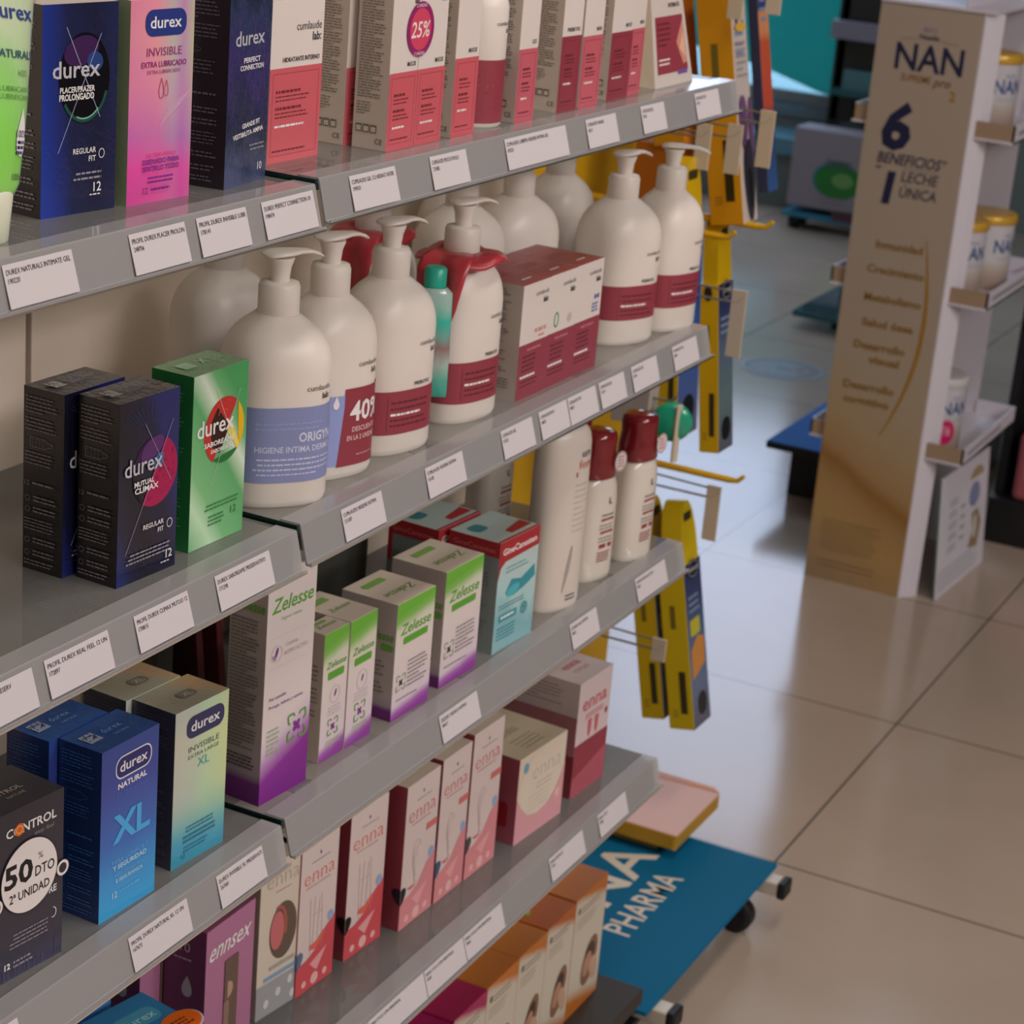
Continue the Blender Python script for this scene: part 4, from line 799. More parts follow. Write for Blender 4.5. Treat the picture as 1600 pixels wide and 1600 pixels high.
def woman():
    root = empty('wash_bottle'); g = G(); a, b = .0285, .020; pw = mat('#b9b2aa', .2, coat=.5)
    P = [(0, .93, .9), (.002, .97, .96), (.006, 1, 1), (.085, .98, .98), (.1, .93, .94), (.108, .82, .88), (.1105, .70, .82)]
    g.loft([oval(a*x, b*y, z, 40, 2.5) for z, x, y in P], pw); S = surf(a, b, 2.5); rd = mat('#7c2a30', .4)
    g.text(S, 'L', 6, 84, 7, inkg, 'c', bold=.02); g.lines(S, -8, 16, 73, 1, 3, 1.4, inkg, 3, 'c')
    for v, t in ((66, 2.4), (52, 2.6), (36, 4.4)): g.rect(S, -6, v, 14, v+t, rd)
    g.lines(S, -8, 16, 62, 2, 3.6, 1.2, txtg, 4); g.lines(S, -8, 16, 48, 2, 3.6, 1.2, txtg, 5); g.lines(S, -8, 14, 32, 4, 3, 1.4, rd, 6); g.build('body', root)
    g = G(); cm = mat('#6a151c', .15, coat=.6); g.loft([oval(a*x, b*y, z, 36, 2.4) for z, x, y in ((.1108, .80, .92), (.112, .84, .95), (.128, .76, .92), (.140, .66, .88), (.152, .70, .90), (.157, .66, .86), (.1595, .50, .7), (.160, .2, .3))], cm); g.build('cap', root)
    g = G(); p = lambda u, v, e: (u*mm, -.0202-e, v*mm); g.ell(p, 15, 128, 9.5, 11, mat('#b9b0b0', .4)); g.ring(p, 15, 128, 9, 10.4, .8, rd); g.lines(p, 9.5, 21, 134, 4, 3.4, 1.8, mat('#a0606a', .4), 3, 'c')
    q = g.build('price_sticker', root); return root
wb = woman(); put(tag(wb, 'white wash bottle with glossy dark red cap, left one of the front pair', 'bottle', 'white bottles on the third shelf'), 1.938, .832, zL, -16)
for x, y, r, l in ((2.024, .823, -12, 'white wash bottle with glossy dark red cap at the right end of the third shelf'), (1.968, .875, -10, 'dark red capped bottle peeping out behind the front pair of red capped bottles'), (1.945, .955, -10, 'dark red capped bottle at the back, left of the tall flat white bottle')):
    put(tag(copy_tree(wb), l, 'bottle', 'white bottles on the third shelf'), x, y, zL, r)

# ---------------- lowest glass shelf
zB = ZS['B']
def b_ennsex():
    root = empty('adult_toy_box'); pk = mat('#96607f', .4); sd = mat('#552a44', .4); brown = mat('#5a463c', .6)
    g = G(); W, Dp, H = .072, .042, .132; u0, u1, v0, v1 = .026, .046, .012, .092
    g.box(0, W, 0, Dp, 0, H, pk, front=None, left=sd, top=mat('#6e3f58', .4)); F, L, T = panels(72, 42, 132)
    g.text(F, 'ennsex', 36, 101, 17, wht, 'c', shear=.4, width=62, bold=.006); g.text(T, 'ennsex', 37, 12, 12, mat('#a08090', .4), 'c', shear=.35, width=50, bold=.01)
    g.text(L, '10', 21, 108, 9, mat('#9c8a94', .4), 'c'); g.lines(L, 10, 32, 102, 1, 3, 1.8, mat('#8c7a84', .4), 3); pts = [(24+7*math.sin(t)*abs(math.sin(t/2))**1.2, 76+10*math.cos(t)) for t in [2*PI*i/24 for i in range(24)]]; g.poly(L, pts[::-1], mat('#8c8a8a', .4)); g.build('carton', root, bevel=.0006)
    g = G(); p = lambda u, v, e: (u*mm, -.0006-e, v*mm); g.rect(p, 28, 8, 48, 92, brown); g.ell(p, 33, 62, 8, 8, mat('#a07c6c', .4), -90, 90); g.rrect(p, 28, 8, 36, 52, 3, mat('#7a6054', .4)); o = g.build('display_window', root); o['label'] = 'brown see-in window showing a flesh coloured tip'; return root
f1 = b_ennsex(); put(tag(f1, 'mauve box with a narrow brown window at the front of the lowest glass shelf', 'box', 'mauve boxes on the lowest glass shelf'), 1.302, .862, zB, 0)
put(tag(copy_tree(f1), 'mauve box whose dark side peeps out left of the front mauve one', 'box', 'mauve boxes on the lowest glass shelf'), 1.272, .906, zB, 0)
def heart(g, p, u, v, s, m):
    pts = []
    for i in range(30): t = 2*PI*i/30; pts.append((u+s*(16*math.sin(t)**3)/16, v+s*(13*math.cos(t)-5*math.cos(2*t)-2*math.cos(3*t)-math.cos(4*t))/15))
    g.poly(p, pts[::-1], m)
def b_enna(w_, d, h, low, seed, kind='cycle', hole='#0c0c10', name='menstrual_cup_box'):
    root = empty(name); sd = mat('#78303a', .45) if kind != 'oval' else mat('#8f857c', .5); wf = mat('#b8aaa8', .42) if kind != 'oval' else mat('#b4a99c', .45)
    g, F, L, T = carton(w_, d, h, sd, wf, sd, mat('#a89a8c', .5)); lr = mat('#c0564a', .4) if low == '#b04048' else mat('#b45c5c', .4); lm = mat(low, .42)
    if kind == 'oval':
        g.text(F, 'enna', w_*.5, h-24, 16, mat('#9a8c84', .4), 'c', width=w_*.72, bold=-.016); g.lines(F, w_*.3, w_*.75, h-29, 1, 3, 1.2, mat('#a8746c', .4), 3, 'c')
        g.rect(F, 0, 0, w_, 33, mat('#85868a', .45))
        for x, y in ((14, 12), (30, 18), (46, 24), (50, 8)): g.ell(F, x, y, 3.4, 4.4, mat('#b0b0b0', .4))
        g.rect(F, 9, 35, w_-4, 39, mat('#6a86a8', .4)); g.rect(F, 16, 44, 50, 48, mat('#8f8880', .5))
    else:
        g.poly(F, [(0, 0), (w_, 0), (w_, h*.42), (w_*.75, h*.36), (w_*.5, h*.25), (w_*.25, h*.21), (0, h*.20)], lm)
        g.ell(F, w_*.5, h-14, 1.2, 2, dgrey, n=8); g.lines(F, w_*.25, w_*.8, h-20, 1, 3, 1.2, mat('#8f8484', .4), seed, 'c')
        g.text(F, 'enna', w_*.5, h-41, w_*.27, lr, 'c', width=w_*.80, bold=-.016); g.lines(F, w_*.12, w_*.85, h-43.5, 1, 3, 1.4, mat('#a88480', .4), seed, 'c')
        ln = mat('#a08a88', .4)
        if seed % 2:
            for q in range(4): g.ring(F, w_*(.42+.05*q), h*(.48-.05*q), w_*(.13+.02*q), h*(.10+.01*q), .5, ln, 22, 30+q*40, 230+q*40)
            g.rect(F, w_*.66, h*.60, w_, h*.645, lr); g.ell(F, w_*.3, h*.27, w_*.1, 3.4, lr, 180, 360)
        else:
            for a in ((.3, .62, .34, .24), (.6, .62, .66, .24), (.35, .5, .6, .5), (.42, .62, .40, .3), (.55, .6, .52, .32)): g.line(F, w_*a[0], h*a[1], w_*a[2], h*a[3], .5, ln)
            g.poly(F, [(w_*.32, h*.27), (w_*.5, h*.25), (w_*.72, h*.33), (w_*.70, h*.355), (w_*.5, h*.305), (w_*.33, h*.30)], lr)
        g.ell(F, w_*.87, h*.42, w_*.08, w_*.09, mat('#7d94b8', .4), n=18)
        tr = mat('#c48a8c', .4); g.poly(F, [(w_*.35, h*.17), (w_*.8, h*.23), (w_*.55, h*.10)], tr)
        for q in (.22, .5, .78): g.ell(F, w_*q, h*.055, w_*(.06 if q != .5 else .1), w_*(.06 if q != .5 else .1), mat('#c49a98', .4), n=18)
        g.lines(T, 6, w_-6, d*.6, 2, 4, 1.6, mat('#8a7d72', .5), 3); g.ell(T, w_*.8, d*.35, 2.5, 2.5, mat('#4a6484', .4), n=12)
    g.build('carton', root, bevel=.0006)
    g = G(); 
    if kind == 'oval':
        p = lambda u, v, e: (u*mm, -.0006-e, v*mm); g.ell(p, w_*.54, h*.53, w_*.30, h*.185, mat('#54443a', .6), n=40); g.ell(p, w_*.40, h*.545, w_*.155, h*.125, mat('#a85a5e', .3), n=30); g.ring(p, w_*.43, h*.55, w_*.19, h*.155, 3, mat('#964640', .3), a0=-20, a1=110)
        o = g.build('display_window', root); o['label'] = 'oval window showing a pink cup'
    elif hole:
        hm = mat(hole, .5, 1); pF = lambda u, v, e: (u*mm, -.0005-e, v*mm); pL = lambda u, v, e: (-.0005-e, d*mm-u*mm, v*mm)
        # heart cut through the corner: half on the front, half on the side
        pts = []
        pts = [(0, 6.6), (1.5, 7.4), (4, 8), (6.6, 7.2), (8.4, 5), (8.6, 2), (7.4, -1.5), (5, -5.2), (2.4, -8), (0, -10)]
        v0 = h*.245
        g.poly(pF, [(a, v0+b) for a, b in pts][::-1], hm); g.poly(pL, [(d-a*1.05, v0+b) for a, b in pts], hm)
        o = g.build('heart_window', root); o['label'] = 'dark heart shaped window wrapping the corner'
    return root
EG = 'white and pink boxes on the lowest glass shelf'
put(tag(b_enna(60, 40, 150, '#b04048', 2, 'oval', None), 'white box with an oval window showing a pink cup', 'box', EG), 1.388, .866, zB, -7)
put(tag(b_enna(58, 60, 150, '#b04048', 2, hole='#5a7496'), 'white and red box half hidden behind the oval window box', 'box', EG), 1.440, .858, zB, -3)
put(tag(b_enna(60, 60, 152, '#b04048', 4, hole='#060608'), 'white and red box with black heart window, right of the half hidden red one', 'box', EG), 1.518, .855, zB, -4)
put(tag(b_enna(62, 62, 152, '#b8747a', 1, hole='#10182c'), 'white and pink box with a wide dark red side and heart window, left of three', 'box', EG), 1.594, .840, zB, -1)
put(tag(b_enna(57, 62, 155, '#b8747a', 3, hole='#3f5880'), 'white and pink box with blue heart window, middle of the three', 'box', EG), 1.659, .838, zB, -1)
put(tag(b_enna(62, 62, 160, '#b8747a', 5, hole='#4a484e'), 'white and pink box with grey heart window, right of the three', 'box', EG), 1.718, .836, zB, -1.5)
def b_pelvic():
    g, F, L, T = carton(98, 98, 98, cream, cream, mat('#84404e', .45), mat('#a89c86', .5)); pk = mat('#b8848c', .42)
    g.poly(F, [(0, 0), (98, 0), (98, 62), (92, 50), (80, 34), (64, 24), (44, 21), (24, 26), (10, 38), (0, 52)], pk); g.ell(F, 46, 60, 44, 36, cream)
    g.text(F, 'enna', 58, 64, 20, mat('#9a8f86', .4), 'c', width=58, bold=-.016); g.ell(F, 14, 84, 5, 6, mat('#5c8aa0', .4)); g.lines(F, 34, 74, 58, 2, 5, 1.6, mat('#9a8f86', .4), 4, 'c'); g.lines(F, 20, 70, 46, 4, 5, 1.2, mat('#a49a90', .4), 5, 'c')
    g.ell(F, 86, 30, 5, 6, mat('#c49a9c', .4)); g.text(T, 'enna', 48, 40, 14, mat('#8f8472', .4), 'c', width=34); g.lines(T, 24, 72, 30, 4, 6, 2, mat('#8f8472', .4), 6, 'c'); g.lines(T, 24, 72, 80, 3, 6, 2, mat('#8f8472', .4), 7, 'c')
    rd = mat('#7c1a24', .4); g.rrect(L, 40, 18, 88, 46, 4, rd); return g.build('pelvic_trainer_box', bevel=.0006)
put(tag(b_pelvic(), 'cream square box with pink lower corners on the lowest glass shelf', 'box', EG), 1.812, .828, zB, -4)
def b_big():
    root = None
    g, F, L, T = carton(76, 108, 136, white, mat('#b5a6a8', .42), mat('#8a5a60', .45), mat('#b0a29e', .45)); rd = mat('#8c3040', .4); rs = mat('#a8505c', .4)
    g.rect(F, 0, 0, 76, 62, mat('#7c2a38', .42)); g.poly(F, [(0, 0), (76, 0), (76, 40), (0, 22)], mat('#964654', .42)); g.text(F, 'enna', 38, 100, 17, rs, 'c', width=56, bold=.012); g.lines(F, 14, 64, 94, 2, 3.4, 1.4, rs, 3, 'c')
    for q in (26, 42): g.poly(F, [(q, 86), (q+9, 86), (q+8, 70), (q+4.5, 64), (q+1, 70)], rs)
    g.ell(F, 68, 84, 3, 4, mat('#7a2c30', .4)); g.rect(L, 0, 96, 108, 136, mat('#a59a9a', .45)); g.lines(L, 8, 100, 128, 6, 4, 1.2, txtg, 4); g.rect(L, 0, 0, 108, 50, mat('#6c2632', .45))
    g.text(T, 'enna', 40, 30, 12, rs, 'c', width=34, bold=.01); g.text(T, 'CYCLE', 40, 18, 6, rs, 'c', width=30); g.lines(T, 12, 66, 96, 3, 5, 1.6, mat('#8f8484', .45), 5); return g.build('menstrual_cup_box', bevel=.0006)
put(tag(b_big(), 'large white box with maroon lower half at the right end of the lowest glass shelf', 'box', EG), 1.944, .826, zB, -3)
def b_bluelow():
    root = empty('condom_box'); g, F, L, T = carton(66, 80, 113, mat('#2a5f98', .3), mat('#20449a', .3), mat('#2a6ca4', .3), mat('#2a6894', .2, coat=.6))
    g.rrect(T, 14, 42, 56, 62, 8, mat('#3c7c96', .3)); g.text(T, 'durex', 35, 47, 9, mat('#8fb0ba', .3), 'c', width=34); g.poly(T, [(0, 0), (66, 0), (66, 26), (30, 34), (0, 20)], mat('#1a3880', .3)); g.text(T, 'X', 46, 14, 8, wht, 'c'); g.build('carton', root, bevel=.001)
    g = G(); p = lambda u, v, e: (u*mm, v*mm, .1134+e); g.ell(p, 56, 24, 21, 15, mat('#b4aab4', .4), 0, 360, rot=12); g.ell(p, 56, 25, 20, 14, mat('#c85a14', .4), rot=12); g.lines(p, 48, 68, 30, 3, 4, 2, mat('#6a2a10', .4), 3); o = g.build('offer_sticker', root); o['label'] = 'orange oval sticker'; return root
put(tag(b_bluelow(), 'blue box with an orange sticker at the bottom left, on the lowest glass shelf', 'box'), 1.152, .808, zB, -10)
g, F, L, T = carton(66, 80, 113, mat('#2a6ca4', .3), None, None, mat('#2a7098', .2, coat=.6)); put(tag(g.build('condom_box', bevel=.001), 'blue box behind the orange stickered one, only its lid showing', 'box'), 1.150, .900, zB, -6)

for o in list(C.objects):
    if o.parent is None and o.get('category') in ('box', 'tube') and o.location.x < 1.26: o.location.z -= LOW
# ---------------- base shelf: orange and pink cartons
zP = .15
def b_baby(w_, d, h, col, cap, seed, pic=True):
    g, F, L, T = carton(w_, d, h, mat(col, .4), grad('print_carton_%d' % seed, [(0, col), (.12, col), (.22, '#a8a090'), (.3, '#aaa294'), (.9, '#aaa294'), (.96, col), (1, col)], (.12, .94), .06, 2, .45), mat(col, .45), mat(cap, .35, coat=.3))
    g.ell(F, 10, h-18, 3.4, 4, mat('#5c564e', .4)); g.lines(F, 16, w_-8, h-17, 2, 5, 1.8, mat('#8a7a68', .4), seed)
    if pic:
        g.ell(F, w_*.62, h*.36, w_*.22, h*.20, mat('#6e5040', .5), rot=-20); g.ell(F, w_*.62, h*.42, w_*.15, h*.09, mat('#3a2a22', .5), rot=-20); g.ell(F, w_*.56, h*.34, w_*.12, h*.10, mat('#94705c', .5), rot=-20); g.ell(F, w_*.78, h*.26, w_*.12, h*.11, mat('#a08470', .5), rot=20)
    g.lines(F, 8, w_-20, h-30, 3, 5, 1.4, mat('#9a8c78', .4), seed+2); g.line(T, 4, d-6, w_-4, d-6, 2.2, mat('#5e3414', .4)); g.ell(T, w_*.7, d*.4, 3, 2, mat('#d0b080', .4)); return g.build('nursing_carton', bevel=.001)
OG = 'cartons on the plinth under the shelves'
for x, w_, h, c1, c2, pic, l, sd in ((1.975, 84, 156, '#9c5a20', '#a05a20', True, 'orange carton at the right end of the plinth, beside the blue floor board', 1), (1.902, 71, 155, '#96501c', '#964a1a', True, 'orange carton with a green slip on its lid, second from the right on the plinth', 2),
                                  (1.833, 68, 154, '#a05c20', '#9c5c22', True, 'orange carton third from the right on the plinth', 3), (1.760, 72, 154, '#a45e22', '#9a5a20', True, 'orange carton directly right of the crimson carton on the plinth', 4), (1.687, 72, 154, '#8c1f4c', '#84143f', False, 'crimson carton between an orange carton and a darker crimson one', 5), (1.614, 72, 152, '#84184a', '#7c1040', False, 'darker crimson carton at the bottom edge of the picture', 6)):
    put(tag(b_baby(w_, 110, h, c1, c2, sd, pic), l, 'carton', OG), x, .817, zP, -.3)
g = G(); g.box(0, .009, 0, .05, 0, .0015, mat('#6a9a2c', .4)); put(tag(g.build('paper_slip'), 'small bright green slip lying on an orange carton lid', 'slip'), 1.915, .85, zP+.155, 0)
# ------------------------------------------------------------------ foot care hanging stand at the end of the shelves
yel = mat('#a8820c', .4); yel2 = mat('#b08a14', .35); amber = mat('#a4600c', .4); hookw = mat('#a89c8a', .45); wire = mat('#7c776c', .35, metal=.6)
root = empty('hanging_display_stand'); root.location = (2.42, 1.16, 0)
tag(root, 'yellow peg stand hung with foot care packs beyond the shelf end', 'display stand')
g = G(); g.box(-.05, .40, 0, .02, .10, 1.75, yel); g.build('back_panel', root, bevel=.002)
g = G(); g.prism([(.10, -.255), (.262, -.255), (.275, -.242), (.275, .02), (.10, .02)], .102, .122, mat('#9a7416', .4), 'z'); g.build('base_tray', root, bevel=.005)
g = G(); g.prism([(.102, -.254), (.262, -.254), (.2735, -.242), (.2735, -.02), (.102, -.02)], .1221, .1236, mat('#b49088', .5), 'z'); g.prism([(.262, -.2525), (.2735, -.241), (.2735, -.02), (.250, -.02)], .1237, .1245, amber, 'z'); g.build('tray_pad', root)
g = G(); g.box(.12, .25, -.22, .0, 0, .102, mat('#8c7c4c', .5)); g.build('foot', root)
def hook(x, z, y1, col=None, flag=True, fl=.075, tilt=0, yellow=False):
    g = G(); m = yel2 if yellow else wire; r = .0028 if yellow else .0016
    g.tube([(x, 0, z), (x, y1*.5, z-.001), (x, y1+.02, z-.001), (x, y1+.008, z), (x, y1, z+.008)], r if not yellow else [.006, .005, .0045, .0035, .003], m); o = g.build('hook', root)
    if flag:
        g = G(); g.tube([(x, -.02, z+.018), (x, y1+.015, z+.012)], .0014, wire)
        g.build('upper_wire', o)
        g = G(); g.box(x-.0015, x+.0015, y1-.004, y1+.016, z+.014-fl, z+.016, hookw); p = g.build('tag_holder', o, bevel=.0005); p.rotation_euler = (0, 0, 0)
    return o
Y = lambda v: v-1.16
hook(.09, 1.088, Y(.93), fl=.06); hook(.075, 1.085, Y(.965), fl=.055); hook(.16, 1.10, Y(.915), fl=.07); hook(.085, .885, Y(.897), fl=.085)
hook(.16, .970, Y(.897), flag=False, yellow=True); hook(.13, .955, Y(.935), flag=False, yellow=True); hook(.15, .632, Y(.89), flag=False, yellow=True); hook(.155, .60, Y(.925), flag=True, fl=.075)
hook(-.02, .772, Y(.930), flag=False); hook(.03, .42, Y(.93), fl=.03)
hook(.12, 1.262, Y(.96), fl=.05); hook(.20, 1.265, Y(.94), fl=.05)
def pack(w_, d, h, side, front, head=True, stripe=True, seed=1, art='feet', sideart='#2a2412'):
    root = empty('footcare_pack'); ym = mat(side, .4)
    g, F, L, T = carton(w_, d, h, ym, front, ym, ym)
    if stripe: g.rect(L, d*.52, h*.10, d*.78, h*.36, mat(sideart, .5)); g.rect(L, d*.35, h*.62, d*.55, h*.76, mat('#5c5018', .5)); g.lines(L, d*.2, d*.45, h*.12, 3, 4, 1.4, mat('#6c5a10', .5), seed)
    g.rrect(F, w_*.2, h*.06, w_*.8, h*.20, w_*.28, mat('#14161c', .3)) if art == 'hole' else None
    if art == 'feet':
        g.poly(F, [(w_*.1, h*.30), (w_*.85, h*.36), (w_*.9, h*.52), (w_*.5, h*.55), (w_*.12, h*.48)], mat('#a87034', .4)); g.rrect(F, w_*.15, h*.56, w_*.7, h*.66, 3, mat('#9c962c', .4)); g.rrect(F, w_*.3, h*.06, w_*.8, h*.20, w_*.22, mat('#15161c', .3))
    g.lines(F, w_*.15, w_*.85, h*.80, 3, h*.04, h*.016, mat('#6f7c96', .4), seed); g.build('carton', root, bevel=.0012)
    if head:
        g = G(); n = 22; hy = d*mm*.3; out = [(w_*.5+w_*.46*math.cos(t), h+6+80*math.sin(t)**.8) for t in [PI*i/n for i in range(n+1)]]; out = [(w_*.02, h-1)]+[(w_-q, v) for q, v in out][::1]+[(w_*.98, h-1)]
        out = [(a*mm, b*mm) for a, b in out]; g.prism(out[::-1], .002, d*mm*.8, mat(side, .35), 'y'); hy = .002; p = lambda u, v, e: (u*mm, hy-e, v*mm)
        g.rrect(p, w_*.28, h+58, w_*.72, h+70, 4, mat('#2a2412', .5)); o = g.build('hang_tab', root)
        g = G(); p2 = lambda u, v, e: (u*mm, -.0015-e, v*mm); pl = lambda u, v, e: (-.001-e, d*mm-u*mm, v*mm); g.ell(p2, w_*.5, h-10, w_*.33, 13, mat('#14182c', .4)); g.ring(p2, w_*.5, h-10, w_*.30, 11.5, 1, mat('#8a8c94', .4)); g.text(p2, 'Scholl', w_*.5, h-12.5, 5, wht, 'c', width=w_*.5); g.ell(pl, d*.5, h-12, d*.2, 10, mat('#1c1a14', .4)); o = g.build('badge', root); o['label'] = 'dark oval badge'
    return root
blue_fr = grad('print_foot_blue', [(0, '#4c4c5c'), (.25, '#54607c'), (.55, '#3e5674'), (.8, '#28365a'), (1, '#1e2848')], (0, 1), .1, 3, .35)
FG = 'foot care packs on the hanging stand'
put(tag(pack(60, 38, 236, '#a8920c', blue_fr, seed=1), 'yellow sided foot care pack with arched tab, the lowest and nearest on the stand', 'foot care pack', FG), 2.572, .916, .262, 0, -11)
put(tag(pack(60, 34, 230, '#a0880c', blue_fr, seed=2), 'yellow sided foot care pack hanging just behind the lowest nearest one', 'foot care pack', FG), 2.575, .964, .264, 0, -11)
put(tag(pack(52, 28, 226, '#ac8c08', grad('print_foot_navy', [(0, '#4a4c5a'), (.3, '#4f6468'), (.6, '#48566a'), (.85, '#252c50'), (1, '#20264a')], (0, 1), .1, 3, .35), seed=3, art='hole'), 'yellow sided pack with grey green front in the middle row, right one', 'foot care pack', FG), 2.572, .930, .662, 0, -7)
put(tag(pack(68, 28, 270, '#ac8c08', grad('print_foot_cobalt', [(0, '#505462'), (.2, '#3a4c7c'), (.5, '#2a4f8c'), (1, '#1c3c80')], (0, 1), .1, 3, .35), seed=4, art='hole'), 'yellow sided pack with cobalt blue front in the middle row, left one', 'foot care pack', FG), 2.450, .944, .706, 0, -5)
wf = mat('#a39a96', .4)
def insole_pack(seed):
    r = pack(50, 46, 300, '#b07c08', wf, head=False, seed=seed, art='', sideart='#241c08'); g = G(); p = lambda u, v, e: (u*mm, -.0016-e, v*mm)
    pts = lambda cx, cy, a, b: [(cx+a*math.cos(t)*(1+.18*math.sin(t)), cy+b*math.sin(t)) for t in [2*PI*i/26 for i in range(26)]]
    g.poly(p, pts(17, 128, 13, 34), mat('#5c3f66', .4)); g.poly(p, pts(42, 118, 7, 40), mat('#5c3a60', .4)); g.poly(p, pts(27, 54, 17, 52), mat('#2a2a34', .4)); g.poly(p, pts(27, 44, 9, 26), mat('#16161c', .4))
    g.lines(p, 6, 44, 228, 6, 8, 2.6, mat('#7c7880', .5), seed); g.ring(p, 24, 262, 14, 19, 4, mat('#23284c', .4), a0=40, a1=330); g.ell(p, 24, 246, 18, 6, mat('#b08c3c', .4)); o = g.build('insole_print', r); o['label'] = 'purple and black insole picture'; return r
put(tag(insole_pack(5), 'large yellow sided pack with a white front showing purple insoles, top row', 'foot care pack', FG), 2.570, .932, .970, 0, -11)
put(tag(pack(60, 44, 300, '#a4740a', amber, head=False, seed=6, art='', sideart='#1c1608'), 'yellow pack with black lettered side hanging behind the purple insole pack', 'foot care pack', FG), 2.560, 1.020, 1.06, 0, -11)
put(tag(pack(50, 60, 100, '#8c500c', amber, head=False, seed=7, stripe=False, art=''), 'amber brown pack behind the purple insole pack in the top row', 'foot care pack', FG), 2.565, 1.03, .955, 0)
put(tag(pack(36, 14, 310, '#28304c', grad('print_foot_orange', [(0, '#2a4a7c'), (.3, '#28304c'), (.36, '#9c4030'), (.62, '#a04830'), (.66, '#b0744c'), (.74, '#b0744c'), (.76, '#2c3860'), (1, '#27335c')], (0, 1), 0, 2, .35), head=False, seed=8, stripe=False, art=''), 'slim blue and orange fronted pack at the right of the top row', 'foot care pack', FG), 2.655, .934, 1.00, 0, -11)
root = empty('foot_roller_disc'); g = G(); R_ = [(.0, -.007), (.019, -.006), (.0255, 0), (.0255, .002), (.019, .007), (.0, .008)]
g.lathe([(max(r, .0002), z) for r, z in R_], mat('#148468', .2, coat=.5), 30); o = g.build('disc', root); o.rotation_euler = (PI/2, 0, -.9)
g = G(); g.box(-.005, .005, -.012, -.0085, -.05, .024, hookw); o = g.build('hanging_strap', root, bevel=.001); put(tag(root, 'round glossy green disc with a pale strap hanging beside the third shelf', 'hanging disc'), 2.400, .934, .746, -20)
g = G(); g.box(0, .03, 0, .05, 0, .06, mat('#8c8480', .5)); put(tag(g.build('plaster_box', bevel=.001), 'small pale grey pack hanging just behind the green disc', 'pack'), 2.388, .962, .735, 0)

# ------------------------------------------------------------------ blue floor board in front of the stand
teal = mat('#085a80', .65, 1.3, spec=.12); chrome = mat('#b0a89c', .3, metal=.2); rub = mat('#141418', .5, 1)
root = empty('floor_board'); root.location = (2.145, .782, .075); tag(root, 'blue floor board with white lettering on short castor feet, at the shelf end', 'sign board')
g = G(); g.box(0, .457, 0, .24, .004, .010, teal); p = lambda u, v, e: (u*mm, v*mm, .010+e); lw = mat('#b4aca0', .5)
g.text(p, 'SONA', 381, 147, 68, lw, 'r', width=345, bold=.012); g.text(p, 'PHARMA', 337, 92, 38, lw, 'r', width=186, bold=.012); g.build('printed_panel', root, bevel=.001)
for x in (.035, .425):
    g = G(); g.box(x-.014, x+.014, -.018, .23, -.016, .004, chrome); o = g.build('support_tube', root, bevel=.002)
    g = G(); g.box(x-.0155, x+.0155, -.03, -.0181, -.0185, .006, rub); g.build('end_cap', o, bevel=.003)
    for yy in (.03, .2):
        g = G(); n = 26; xx = x-.03
        rings = [[(xx+dx, yy+r*math.cos(2*PI*j/n), -.049+r*math.sin(2*PI*j/n)) for j in range(n)] for dx, r in ((-.012, .018), (-.010, .025), (.010, .025), (.012, .018))]
        g.loft(rings, rub); g.box(xx-.016, xx+.03, yy-.012, yy+.012, -.024, -.0155, rub); g.build('castor', root, bevel=.001)

# ------------------------------------------------------------------ cardboard milk display
card = mat('#8c8074', .6); cardw = mat('#b2aeb8', .5); brown_e = mat('#84705c', .6)
gold_fr = grad('print_gold_folds', [(0, '#7c6a54'), (.05, '#846c50'), (.14, '#907448'), (.2, '#886a42'), (.235, '#785628'), (.26, '#8a6e4a'), (.33, '#8d7a5e'), (.42, '#8c7e6c'), (.6, '#8b7f72'), (1, '#8d8175')], (.10, 1), .05, 2.5, .5)
root = empty('cardboard_display'); root.location = (3.957, 1.018, 0)
tag(root, 'tall beige and gold cardboard display with dark blue lettering, standing on the tiles', 'display stand')
W, HT = 200, 1142; dk = mat('#151a3c', .5, 1.2); gd = mat('#7c5a20', .5, 1.2); gd2 = mat('#8c6818', .45, 1.3)
g = G(); g.box(0, .006, .003, W*mm, 0, HT*mm, card, left=gold_fr); P = lambda u, v, e: (-e, (W-u)*mm, v*mm)
g.text(P, 'NAN', 105, 1025, 48, dk, 'c', bold=.02, width=130); g.text(P, 'Nestle', 100, 1083, 9, dk, 'c', bold=.03, width=38); g.text(P, 'BIO', 100, 1096, 9, mat('#5c5478', .5), 'c', width=26); g.line(P, 45, 1080, 78, 1082, 1.2, gd); g.line(P, 122, 1082, 155, 1079, 1.2, gd)
g.text(P, 'SUPREME', 56, 1004, 13, gd, 'l', width=58, bold=.02); g.text(P, 'pro', 118, 1001, 16, mat('#5c4420', .5), 'l', shear=.3, width=34, bold=.02); g.text(P, '2', 152, 978, 18, gd2, 'l', bold=.03)
g.text(P, '6', 62, 878, 82, dk, 'c', bold=.04, shear=.12, width=58); g.text(P, 'BENEFICIOS*', 32, 848, 20, dk, 'l', bold=.02, shear=.2, width=136); g.text(P, 'en', 32, 836, 8, dk, 'l', bold=.02); g.text(P, '1', 62, 775, 56, dk, 'c', bold=.05, shear=.1, width=22)
g.text(P, 'LECHE', 84, 818, 20, dk, 'l', bold=.01, shear=.15, width=72); g.text(P, 'ÚNICA', 84, 788, 20, dk, 'l', bold=.01, shear=.15, width=72); g.line(P, 84, 843, 152, 843, 1.2, mat('#5c5a60', .5))
for st, v, rr in (('Inmunidad', 686, 146), ('Crecimiento', 637, 156), ('Metabolismo', 582, 158), ('Salud ósea', 532, 150), ('Desarrollo', 486, 140), ('visual', 460, 132), ('Desarrollo', 404, 130), ('cognitivo', 375, 124)): g.text(P, st, rr, v, 15, gd, 'r', bold=.03, width=len(st)*10.3)
